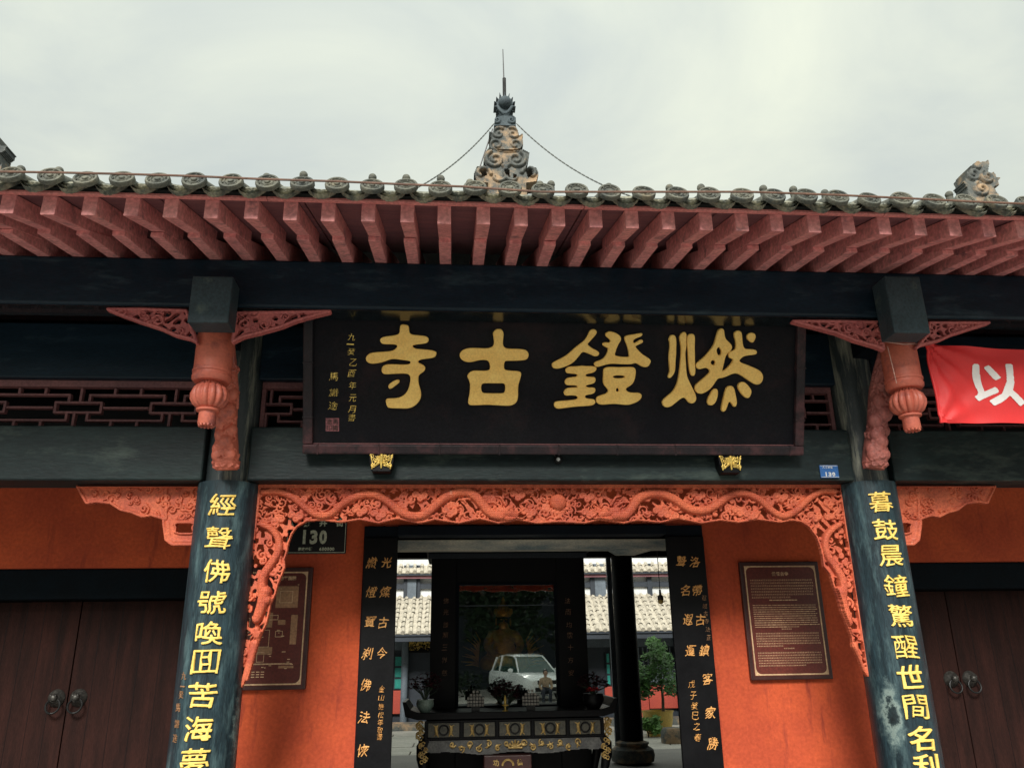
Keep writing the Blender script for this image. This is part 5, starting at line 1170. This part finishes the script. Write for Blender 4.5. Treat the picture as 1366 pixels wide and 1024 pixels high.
for q in range(n+1): MB().box((bx0+q*wdr-.012, Yt-.012, zd0), (bx0+q*wdr+.012, Yt+.008, zd1)).build('stile', M_black, tab, bevel=.003)
for z_ in (zd0, zd1-.012): MB().box((bx0, Yt-.016, z_), (bx1, Yt-.0125, z_+.012)).build('rail', M_black, tab)
for q in range(n):
    cxp, czp = bx0+(q+.5)*wdr, (zd0+zd1)/2
    pn = MB().box((cxp-wdr/2+.022, Yt, zd0+.02), (cxp+wdr/2-.022, Yt+.009, zd1-.02)).build('drawer_panel', mat('drawer_dark_gilt', (.11, .10, .07), (.05, .05, .04), rough=.5, nscale=20), tab, bevel=.002)
    bd = (cxp-.14, cxp+.14, zd0+.015, zd1-.015)
    def fn(X, Z):
        H = np.full(X.shape, -1.0); x, z = X-cxp, Z-czp
        for sg in (-1, 1):
            seg_height(H, x, z, [(sg*.055, .045), (sg*.072, .02), (sg*.066, -.02), (sg*.05, -.055)], [.006, .016, .016, .006], .003)
            seg_height(H, x, z, [(sg*.07, .03), (sg*.10, .045)], [.01, .003], .003); seg_height(H, x, z, [(sg*.068, -.03), (sg*.095, -.055)], [.01, .003], .003)
        return H
    relief('gilt_motif', bd, .004, fn, M_gild, pn, Yt-.002, .002, kind='stuff')
    mb = MB(); mb.tube([(cxp+.042*math.cos(a), Yt-.006, czp+.042*math.sin(a)) for a in np.linspace(0, 2*PI, 25)], .008, 6, cap=False); mb.build('ring_pull', M_iron, pn, smooth=True)
bd = (bx0-.02, bx1+.02, za0-.03, zd0-.002)
def fn(X, Z):
    H = np.full(X.shape, -1.0); xm = (bx0+bx1)/2; u = (X-xm)/((bx1-bx0)/2)
    low = za0+.010*np.cos(u*9)-.006+.03*np.abs(u)**4
    H[(Z > low) & (Z < zd0-.003) & (np.abs(u) < 1.01)] = .005
    return H
relief('apron', bd, .006, fn, mat('apron_dark_grey', (.13, .13, .12), (.06, .06, .06), rough=.6, nscale=12), tab, Yt, .02)
def fn(X, Z):
    H = np.full(X.shape, -1.0); xm = (bx0+bx1)/2; zm = (za0+zd0)/2; R_ = random.Random(2)
    for sg in (-1, 1):
        for q in range(7):
            cx_ = xm+sg*(.08+q*.085); seg_height(H, X, Z, spiral(cx_, zm+.02*(-1)**q, .030, 1.1, q, sg*(-1)**q, 14), [.008]*14, .010)
            for w_ in range(3): a = R_.uniform(0, 6); seg_height(H, X, Z, [(cx_, zm), (cx_+.04*math.cos(a), zm+.03*math.sin(a))], [.012, .003], .010)
    for q in range(7): a = q*PI/6; seg_height(H, X, Z, [(xm, zm-.02), (xm+.06*math.cos(a), zm-.02+.06*math.sin(a))], [.008, .012], .010)
    return H
relief('gilt_apron_carving', (bx0, bx1, za0-.01, zd0-.005), .004, fn, M_gild, tab, Yt-.006, .003, kind='stuff')
for sg, xx in ((-1, bx0), (1, bx1)):
    for yy in (Yt+.04, Yt+.56):
        mb = MB(); mb.tube([(xx-sg*.02, yy, zd0), (xx+sg*.03, yy, zd0-.07), (xx+sg*.035, yy, zd0-.16), (xx+sg*.0, yy, zd0-.32), (xx-sg*.02, yy, ZF+.10), (xx+sg*.02, yy, ZF)], [.05, .06, .05, .035, .03, .045], 12)
        lg = mb.build('leg', M_black, tab, smooth=True)
        if yy < Yt+.1:
            mb = MB(); R_ = random.Random(3)
            for q in range(14): mb.tube([(xx+sg*(.02+.03*math.sin(q))+.015*math.cos(w_), yy-.052, zd0-.03-q*.012+.015*math.sin(w_)) for w_ in np.linspace(0, 5.5, 9)], .006, 5)
            mb.build('gilt_leg_carving', M_gild, lg, smooth=True, kind='stuff')
    mb = MB()
    for q in range(9): mb.tube([(xx+sg*(.05+.022*math.sin(q*1.2))+.02*math.cos(w_), Yt+.02, zd1-.02-q*.016+.02*math.sin(w_)) for w_ in np.linspace(0, 5.5, 9)], .008, 5)
    mb.build('end_bracket', M_gild, tab, smooth=True, kind='stuff')
# small name box hanging below the apron
c = P(677, 1018, Yt-.04); e = empty('offering_box', (c.x, Yt-.04, ZF), 'dark brown donation box with a gilt character panel standing under the altar table apron', 'donation box')
MB().box((c.x-.22, Yt-.10, ZF), (c.x+.22, Yt+.30, za0-.015)).build('box_body', M_maroonf, e, bevel=.006)
for q, ch in enumerate('功德'): mb = MB(); put_glyph(mb, ch, Vector((c.x-.11+q*.22, Yt-.1, za0-.075)), XA, ZA, NY, .055, .055, .004, .03); mb.build('gilt_character', M_gild, e)
mb = MB(); mb.tube([(c.x+.05*math.cos(a), Yt-.102, za0-.10+.05*math.sin(a)) for a in np.linspace(0, PI, 12)], .010, 6); mb.build('gilt_arc', M_gild, e, smooth=True)

# things on the altar
def pot(px_, py_, r, m_, lab, Y=Yt+.1, name='flower_pot'):
    c = P(px_, py_, Y); z = zt1
    e = empty(name, (c.x, Y, z), lab, 'vase')
    MB().lathe([(r*.55, z), (r*.62, z+.01), (r*.95, z+r*.6), (r, z+r*.95), (r*.9, z+r*1.25), (r*.97, z+r*1.35), (r*.85, z+r*1.3)], (c.x, Y, 0), 24).build('bowl', m_, e, smooth=True)
    return e, c.x, Y, z+r*1.25
def bouquet(x, Y, z, w_, h_, m_, n, lab, seed, cat='flowers', extra=None):
    R_ = random.Random(seed); e = empty('flower_arrangement', (x, Y, z), lab, cat); mb = MB(); st_ = MB()
    for q in range(n):
        a = R_.uniform(0, 6.28); rr = math.sqrt(R_.random())*w_; hh = h_*R_.uniform(.45, 1)*(1-.3*rr/w_); c = Vector((x+rr*math.cos(a), Y+rr*.6*math.sin(a), z+hh))
        for k in range(7):
            b = k*2*PI/7+R_.random(); d = Vector((math.cos(b), math.sin(b)*.8, R_.uniform(-.2, .6))).normalized(); s = R_.uniform(.014, .026); t_ = d.cross(Vector((0, 0, 1))).normalized()
            mb.add([c, c+d*s+t_*s*.5, c+d*s*1.7, c+d*s-t_*s*.5], [(0, 1, 2, 3)])
        if q % 4 == 0: st_.tube([(x, Y, z-.02), (x+(c.x-x)*.4, Y, z+hh*.5), c], .004, 4)
    mb.build('blossoms', m_, e, kind='stuff'); st_.build('stems', M_leafd, e, kind='stuff')
e, x_, y_, z_ = pot(567, 945, .085, M_jade, 'pale jade bowl on the left end of the altar table'); bouquet(x_, y_, z_, .15, .27, M_flower, 120, 'dark red flower bunch in the pale jade bowl', 1)
e, x_, y_, z_ = pot(792, 945, .105, M_black, 'black round bowl on the right end of the altar table'); bouquet(x_, y_, z_, .15, .20, M_flower, 120, 'dark flower bunch in the black bowl at the right table end', 2)
bouquet(P(792, 930, Yt).x, Yt+.02, z_+.01, .055, .06, M_flowerr, 26, 'bright red blossoms low in front of the dark right flower bunch', 5)
c = P(675, 940, Yt+.15); bouquet(c.x, Yt+.18, zt1, .14, .30, M_flower, 130, 'dark flower bunch standing at the middle of the altar table', 3)
for px_, lab in ((634.5, 'pale latticed incense block left of the middle flowers on the altar'), (708, 'pale latticed incense block right of the middle flowers on the altar')):
    c = P(px_, 938, Yt+.06); e = empty('incense_block', (c.x, Yt+.06, zt1), lab, 'incense block', 'latticed incense blocks on the altar'); zc = zt1+.045
    MB().box((c.x-.04, Yt+.03, zt1), (c.x+.04, Yt+.10, zt1+.04)).build('foot', M_iron, e)
    for (a, b, h) in ((-.085, .085, 0), (-.085, .085, 1), (-.085, .085, 2), (-.06, .06, 3), (-.035, .035, 4)):
        k = max(2, int(round((b-a)/.028)))
        for q in range(k):
            xx = c.x+a+(b-a)*(q+.5)/k; MB().box((xx-.0115, Yt+.045, zc+h*.030), (xx+.0115, Yt+.085, zc+h*.030+.023)).build('block', M_inc, e, bevel=.004)
    MB().box((c.x-.08, Yt+.05, zc-.003), (c.x+.08, Yt+.08, zc+.09)).build('core', M_iron, e)
c = P(674, 946, Yt+.03); e = empty('gilt_stupa', (c.x, Yt+.03, zt1), 'tiny gilt oil lamp on a foot in front of the middle flowers', 'oil lamp')
MB().lathe([(.028, zt1), (.028, zt1+.006), (.008, zt1+.012), (.008, zt1+.04), (.034, zt1+.05), (.034, zt1+.056), (.012, zt1+.06), (.010, zt1+.085), (.016, zt1+.10), (.004, zt1+.14)], (c.x, Yt+.03, 0), 16).build('lamp_body', M_goldm, e, smooth=True)

# hanging bulb
c = P(881, 797, 2.4); top = P(876, 735, 2.4); zt_ = zb0+.2
e = empty('hanging_bulb', (c.x, 2.4, c.z-.05), 'unlit amber bulb in a black socket hanging on a wire inside the doorway', 'hanging lamp')
MB().tube([(c.x, 2.4, c.z+.05), (c.x, 2.4, zb1+.3)], .004, 6).build('wire', M_wire, e)
MB().lathe([(.010, c.z+.08), (.012, c.z+.03), (.026, c.z+.02), (.030, c.z-.015), (.028, c.z-.02)][::-1], (c.x, 2.4, 0), 16).build('socket', M_wire, e, smooth=True)
MB().lathe([(.005, c.z-.060), (.022, c.z-.052), (.029, c.z-.035), (.026, c.z-.021)], (c.x, 2.4, 0), 16).build('bulb', M_bulb, e, smooth=True)

# ================================================================== COURTYARD HALL
Yh = 12.2; ZC = ZF-.06
hall = empty('courtyard_hall', (0, Yh, ZC), 'white walled timber framed hall with two pale tiled roofs across the courtyard', 'hall')
zle = ZZ(844, 10.9, 690); zlt = ZZ(796, Yh-.05, 690); zue = ZZ(764, 11.95, 690)
MB().box((-9, Yh, zle+.1), (9, Yh+.2, zue+1.2)).build('upper_wall', M_white_wall, hall)
def troof(y0, z0, y1, z1, nm, tz=.155):
    MB().prism([(y0+.02, z0-.03), (y0+.02, z0), (y1, z1), (y1, z1-.03)], 'x', -9, 9).build(nm, M_timberd, hall)
    mb = MB(); nrow = int(18/tz); L_ = math.hypot(y1-y0, z1-z0); nt_ = int(L_/.17)
    for r_ in range(nrow):
        x = -9+r_*tz
        for q in range(nt_):
            t0, t1 = q/nt_, (q+1)/nt_+.012; a = Vector((x+random.uniform(-.015, .015), y0+(y1-y0)*t0, z0+(z1-z0)*t0+.036+random.uniform(-.003, .006))); b = Vector((x, y0+(y1-y0)*t1, z0+(z1-z0)*t1+.022))
            mb.tube([a, b], [.047, .040], 6, cap=(q == 0))
            a2 = a+Vector((tz/2, .01, -.030)); b2 = b+Vector((tz/2, 0, -.018)); mb.obox((a2+b2)/2+Vector((0, 0, .012)), XA, (b2-a2).normalized(), XA.cross((b2-a2).normalized()), tz*.38, (b2-a2).length/2, .01)
    mb.build('tile_courses', M_ptile, hall, kind='stuff')
troof(10.9, zle, Yh-.02, zlt, 'lower_roof'); troof(11.95, zue, 14.5, zue+1.8, 'upper_roof')
MB().box((-9, 10.95, zle-.13), (9, 11.05, zle-.035)).build('eave_board', M_timberd, hall)
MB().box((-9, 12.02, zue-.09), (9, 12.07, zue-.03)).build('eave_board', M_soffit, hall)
zm0, zm1 = ZZ(784, Yh-.03, 690), ZZ(777, Yh-.03, 690)
MB().box((-9, Yh-.06, zm0), (9, Yh-.002, zm1)).build('wall_rail', M_timberd, hall)
for px_, wd in ((550, .11), (800, .12), (866, .05), (558, .04), (541, .04), (790, .05)): x_ = XX(px_, Yh, 785); MB().box((x_-wd, Yh-.08, zlt), (x_+wd, Yh-.003, zue+.2)).build('wall_post', M_timber if wd > .06 else M_timberd, hall)
# ground floor front: posts, beam, doors, teal windows over red panels
Yf = 11.9; MB().box((-9, Yf+.02, ZC), (9, Yf+.1, zle+.2)).build('dark_interior_front', M_timberd, hall)
zbm = ZZ(862, Yf, 850), ZZ(850, Yf, 850)
MB().box((-9, Yf-.06, zbm[0]), (9, Yf+.018, zbm[1])).build('front_beam', M_timber, hall)
for px_ in (540, 590, 640, 690, 740, 775, 826, 905): x_ = XX(px_, Yf, 900); MB().lathe([(.07, ZC), (.07, zle-.05)], (x_, Yf-.12, 0), 14).build('front_post', M_timber, hall, smooth=True)
def window(pa, pb_, dado=True, m_=M_teal):
    xa, xb = XX(pa, Yf, 890), XX(pb_, Yf, 890); za, zb_ = ZZ(914, Yf, 800), ZZ(870, Yf, 800)
    wdw = MB().box((xa, Yf-.03, za), (xb, Yf+.015, zb_)).build('window_frame', M_timberd, hall)
    k = max(1, int((xb-xa)/.16))
    for q in range(k):
        for r_ in range(3):
            w_ = (xb-xa)/k; h_ = (zb_-za)/3; MB().box((xa+q*w_+.02, Yf-.045, za+r_*h_+.02), (xa+(q+1)*w_-.02, Yf-.032, za+(r_+1)*h_-.02)).build('pane', m_, wdw)
    if dado: MB().box((xa-.05, Yf-.05, ZZ(946, Yf, 800)), (xb+.05, Yf+.015, za-.02)).build('dado_panel', M_redp, hall, bevel=.01)
window(515, 537); window(808, 814); window(866, 930, m_=M_timber); window(600, 640); window(700, 735)
for px_ in range(846, 900, 6): x_ = XX(px_, Yf, 890); MB().box((x_-.012, Yf-.07, ZZ(905, Yf, 850)), (x_+.012, Yf-.052, ZZ(863, Yf, 850))).build('door_bar', M_timber, hall)
MB().box((XX(840, Yf, 920), Yf-.06, ZZ(958, Yf, 850)), (XX(864, Yf, 920), Yf+.01, ZZ(908, Yf, 850))).build('dado_panel', M_redp, hall, bevel=.01)
MB().box((-9, Yf-.7, ZC), (9, Yf-.16, ZC+.16)).build('stone_step', M_stone, hall)
sb = MB().box((XX(546, Yf, 860), Yf-.16, ZZ(870, Yf, 560)), (XX(574, Yf, 860), Yf-.13, ZZ(850, Yf, 560))).build('sign_board', M_black, hall)
for q, ch in enumerate('藏經樓'): mb = MB(); put_glyph(mb, ch, P(550+q*9.5, 861, Yf-.16), XA, ZA, NY, .14, .17, .01, .05); mb.build('gilt_character', M_goldm, sb)

def leafcloud(mb, c, rad, n, s, R_):
    for _ in range(n):
        d = Vector((R_.gauss(0, 1), R_.gauss(0, 1), R_.gauss(0, 1))).normalized(); rr = R_.random()**.4
        p = Vector(c)+Vector((d.x*rad[0], d.y*rad[1], d.z*rad[2]))*rr
        u = Vector((R_.gauss(0, 1), R_.gauss(0, 1), R_.gauss(0, .6))).normalized(); t_ = u.orthogonal().normalized(); q = s*R_.uniform(.6, 1.3)
        mb.add([p-u*q, p+t_*q*.42, p+u*q, p-t_*q*.42], [(0, 1, 2, 3)])
def tree(loc, clumps, nl, s, lab, cat, m_, trunk_h, tr, name, seed, group=None, limbs=5):
    R_ = random.Random(seed); e = empty(name, loc, lab, cat, group); L0 = Vector(loc); mb = MB()
    mb.tube([L0, L0+Vector((tr*.5, 0, trunk_h*.5)), L0+Vector((0, 0, trunk_h))], [tr*1.25, tr, tr*.75], 9)
    for q in range(limbs):
        c = Vector(clumps[q % len(clumps)][0]); mb.tube([L0+Vector((0, 0, trunk_h*.85)), (L0+Vector((0, 0, trunk_h))+L0+c)/2+Vector((0, 0, -.05)), L0+c], [tr*.6, tr*.4, tr*.15], 6)
    mb.build('trunk', M_bark, e, smooth=True); mb = MB()
    for c, rad in clumps: leafcloud(mb, L0+Vector(c), rad, int(nl*rad[0]*rad[2]/ (clumps[0][1][0]*clumps[0][1][2])), s, R_)
    mb.build('crown', m_, e)
# potted shrub
pp = P(879, 976, 9.2); pot_z = ZC; X_ = pp.x
e = empty('planter_pot', (X_, 9.2, pot_z), 'round yellow glazed planter pot under the green shrub in the courtyard', 'pot')
pr_ = .26; MB().lathe([(pr_*.7, pot_z), (pr_*.75, pot_z+.02), (pr_, pot_z+.3), (pr_*1.02, pot_z+.40), (pr_*1.08, pot_z+.44), (pr_*.95, pot_z+.44), (pr_*.9, pot_z+.38)], (X_, 9.2, 0), 28).build('pot_body', M_pot, e, smooth=True)
R_ = random.Random(12); cl = [((0.02, 0, .70), (.24, .24, .36))]+[((R_.uniform(-.38, .38), R_.uniform(-.3, .3), R_.uniform(.25, 1.40)), (R_.uniform(.06, .18),)*3) for _ in range(20)]
tree((X_+.1, 9.2, pot_z+.38), cl, 620, .042, 'bright green leafy shrub growing from the yellow pot', 'shrub', M_leaf, .5, .025, 'potted_shrub', 4)
cl = [((R_.uniform(-.15, .15), R_.uniform(-.1, .1), R_.uniform(.1, .3)), (.10, .08, .09)) for _ in range(5)]
tree((X_-.25, 8.95, pot_z+.02), cl, 90, .05, 'low young plant with broad leaves in front of the yellow pot', 'plant', mat('pale_young_leaf', (.14, .30, .07), rough=.5), .1, .012, 'young_plant', 5)
c = P(899, 1000, 8.0); e = empty('stone_drum', (c.x, 8.0, ZC), 'low grey stone drum on the courtyard floor beside the right jamb', 'stone drum')
MB().lathe([(.15, ZC), (.19, ZC+.05), (.19, ZC+.2), (.15, ZC+.26)], (c.x, 8.0, 0), 20).build('drum_body', M_stone, e, smooth=True); MB().lathe([(.196, ZC+.11), (.196, ZC+.14)], (c.x, 8.0, 0), 20).build('drum_band', M_stone, e)

# ================================================================== STREET BEHIND THE PHOTOGRAPHER (mirrored in the shrine glass)
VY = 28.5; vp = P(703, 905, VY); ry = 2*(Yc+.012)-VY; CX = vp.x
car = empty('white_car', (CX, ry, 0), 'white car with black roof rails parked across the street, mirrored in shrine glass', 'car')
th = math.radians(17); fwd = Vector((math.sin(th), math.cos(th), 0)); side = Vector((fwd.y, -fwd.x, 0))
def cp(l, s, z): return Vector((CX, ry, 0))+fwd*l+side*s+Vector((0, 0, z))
def loft(stations, m_, name, parent, smooth=True):
    """stations: list of (length, [(half width, z)...]) lofted into a closed body"""
    mb = MB(); v = []; k = len(stations[0][1])*2
    for l, pr in stations:
        ring = [(s, z) for s, z in pr]+[(-s, z) for s, z in reversed(pr)]; v += [cp(l if not isinstance(l, tuple) else l[0], s, z) for s, z in ring]
    f = [(i*k+j, i*k+(j+1) % k, (i+1)*k+(j+1) % k, (i+1)*k+j) for i in range(len(stations)-1) for j in range(k)]
    f += [tuple(range(k))[::-1], tuple((len(stations)-1)*k+j for j in range(k))]
    o = mb.add(v, f).build(name, m_, parent, smooth=smooth); return o
B_ = lambda w_, lo, mid, hi, wt: [(w_*.86, lo), (w_*.97, lo+.12), (w_, mid), (w_*.97, hi-.06), (wt, hi)]
body = loft([(-2.25, B_(.78, .45, .7, .95, .70)), (-2.2, B_(.86, .30, .7, 1.05, .78)), (-1.6, B_(.91, .26, .7, 1.08, .84)), (-.6, B_(.92, .26, .7, 1.04, .85)), (.6, B_(.92, .26, .7, 1.02, .84)), (1.1, B_(.92, .26, .68, 1.02, .80)), (1.7, B_(.91, .26, .66, .97, .74)), (2.1, B_(.86, .28, .62, .88, .68)), (2.28, B_(.72, .34, .58, .76, .60))], M_carp, 'body', car)
loft([(-2.15, [(.70, 1.04), (.70, 1.08)]), (-1.95, [(.76, 1.04), (.66, 1.42)]), (-1.6, [(.80, 1.04), (.62, 1.62)]), (-.6, [(.82, 1.02), (.64, 1.68)]), (.05, [(.82, 1.01), (.62, 1.64)]), (.35, [(.81, 1.01), (.61, 1.52)]), (.9, [(.78, 1.0), (.72, 1.14)]), (1.12, [(.76, 1.0), (.75, 1.02)])], M_cglass, 'windows', car)
loft([(-1.95, [(.64, 1.44), (.62, 1.475)]), (-1.6, [(.645, 1.60), (.58, 1.655)]), (-.6, [(.66, 1.66), (.60, 1.715)]), (.05, [(.64, 1.625), (.58, 1.675)]), (.16, [(.63, 1.60), (.58, 1.64)])], M_carp, 'roof', car)
for sg in (-1, 1):
    MB().tube([cp(-1.6, sg*.58, 1.69), cp(-.6, sg*.60, 1.75), cp(.0, sg*.58, 1.71)], .025, 6).build('roof_rail', M_iron, car)
    for l in (-1.0,): MB().tube([cp(l, sg*.815, 1.02), cp(l, sg*.66, 1.66)], .045, 6).build('pillar', M_carp, car)
    MB().tube([cp(1.05, sg*.78, 1.02), cp(.38, sg*.62, 1.53), cp(.12, sg*.62, 1.63)], .035, 6).build('pillar', M_carp, car)
    MB().tube([cp(-2.0, sg*.76, 1.04), cp(-1.7, sg*.645, 1.58)], .06, 6).build('pillar', M_carp, car)
    MB().ball(cp(.75, sg*1.0, 1.10), .11, 12, 8, (1.0, .7, .75)).build('door_mirror', M_carp, car, smooth=True)
    hl = MB(); c_ = cp(2.02, sg*.62, .74); hl.ball(c_, .2, 12, 8, (1.0, .75, .45)); hl.build('headlight', M_lamp, car, smooth=True)
    for l in (-1.38, 1.38):
        Mw = Matrix((fwd, Vector((0, 0, 1)), side)).transposed()
        c_ = cp(l, sg*.80, .34); wh = MB().lathe([(.001, -.11), (.30, -.11), (.34, -.08), (.34, .08), (.30, .11), (.22, .11), (.2, .07), (.001, .07)], c_, 26, Mw).build('wheel', M_tyre, car, smooth=True)
        MB().lathe([(.001, .12), (.20, .118), (.215, .10), (.001, .09)], c_ if sg > 0 else c_-side*.21, 10, Mw).build('rim', M_rim, wh)
gr_ = MB(); gr_.obox(cp(2.225, 0, .68), side, Vector((0, 0, 1)), fwd, .50, .075, .06); gr_.build('grille', M_iron, car, bevel=.01)
gr_ = MB(); gr_.obox(cp(2.24, 0, .43), side, Vector((0, 0, 1)), fwd, .60, .08, .05); gr_.build('lower_grille', M_iron, car, bevel=.01)
# seated person by the car
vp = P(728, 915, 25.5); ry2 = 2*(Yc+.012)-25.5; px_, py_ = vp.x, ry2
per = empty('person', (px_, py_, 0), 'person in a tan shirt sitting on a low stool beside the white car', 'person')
V = [(0,0,.40),(0,-.02,.60),(0,0,.82),(0,.01,.90),(-.17,0,.80),(-.23,.03,.56),(-.14,.24,.45),(.17,0,.80),(.23,.03,.56),(.14,.24,.45)]
skin_mesh('torso', [(px_+a, py_+b, c) for a, b, c in V], [(0,1),(1,2),(2,3),(2,4),(4,5),(5,6),(2,7),(7,8),(8,9)], [.14,.13,.12,.055,.07,.05,.04,.07,.05,.04], M_shirt, per, 1)
V = [(0,0,.40),(-.10,.1,.42),(-.13,.40,.44),(-.13,.38,.06),(-.13,.50,.04),(.10,.1,.42),(.13,.40,.44),(.13,.38,.06),(.13,.50,.04)]
skin_mesh('trousers', [(px_+a, py_+b, c) for a, b, c in V], [(0,1),(1,2),(2,3),(3,4),(0,5),(5,6),(6,7),(7,8)], [.13,.09,.07,.05,.045,.09,.07,.05,.045], M_trouser, per, 1)
hd = MB().ball((px_, py_+.01, 1.03), .10, 16, 12, (.80, .92, 1.15)); hd.ball((px_, py_+.105, 1.02), .016, 8, 6, (.8, 1, 1.4)); hd.ball((px_-.08, py_, 1.02), .02, 8, 6, (.5, 1, 1.4)); hd.ball((px_+.08, py_, 1.02), .02, 8, 6, (.5, 1, 1.4)); hd.lathe([(.05, .88), (.05, .96)], (px_, py_, 0), 12)
hd.ball((px_-.03, py_+.092, 1.045), .011, 8, 6); hd.ball((px_+.03, py_+.092, 1.045), .011, 8, 6); hd.ball((px_, py_+.09, .985), .016, 8, 6, (1.5, .6, .5)); hd.build('head', M_skin, per, smooth=True)
MB().ball((px_, py_-.012, 1.06), .108, 16, 10, (.85, .92, 1.05)).build('hair', M_hair, per, smooth=True)
for sg in (-1, 1):
    hnd = MB(); hnd.ball((px_+sg*.13, py_+.29, .46), .038, 8, 6, (1, 1.3, .5))
    for q in range(4): hnd.tube([(px_+sg*.13+(q-1.5)*.018, py_+.32, .46), (px_+sg*.13+(q-1.5)*.02, py_+.36, .455), (px_+sg*.13+(q-1.5)*.02, py_+.385, .435)], [.010, .009, .007], 6)
    hnd.tube([(px_+sg*.10, py_+.28, .46), (px_+sg*.075, py_+.31, .455)], [.011, .008], 6); hnd.build('hand', M_skin, per, smooth=True)
st_ = MB(); st_.box((px_-.16, py_-.16, .24), (px_+.16, py_+.14, .27))
for a in (-.14, .11):
    for b in (-.14, .09): st_.box((px_+a, py_+b, 0), (px_+a+.03, py_+b+.03, .24))
tag(st_.build('stool', M_timber), 'low wooden stool under the person beside the white car', 'stool')
# trees across the street, and an unseen house added to block the bright horizon sky
R_ = random.Random(40)
for q, x_ in enumerate((-9, -3.5, 1.5, 6.5)):
    cl = [((0, 0, 5.2), (2.6, 2.0, 2.2))]+[((R_.uniform(-2.4, 2.4), R_.uniform(-1.4, 1.4), R_.uniform(2.6, 7)), (R_.uniform(.9, 1.5),)*3) for _ in range(8)]
    tree((x_, -27+R_.uniform(-1, 1), 0), cl, 1500, .20, ['dark street tree at the far left across the street', 'dark street tree behind the white car, left of it', 'dark street tree behind the white car, right of it', 'dark street tree at the far right across the street'][q], 'tree', M_leafd, 3.2, .16, 'street_tree', 50+q, 'street trees behind the white car')
mb = MB(); leaf_h = MB()
for q in range(9): leafcloud(leaf_h, (-10+q*2.4, -24.6, .55), (1.3, .5, .55), 420, .10, R_)
tag(leaf_h.build('hedge', M_leafd), 'low clipped hedge along the far side of the street behind the white car', 'hedge')
sh = empty('sky_blocking_house', (0, -33, 0), 'unseen dark grey house added behind the street trees to block the bright sky', 'house')
MB().box((-22, -36, 0), (22, -32, 6)).build('wall', M_timberd, sh); MB().prism([(-37, 5.9), (-34, 8), (-31, 5.9), (-31, 6.05), (-34, 8.15), (-37, 6.05)], 'x', -23, 23).build('roof', M_tiled, sh)
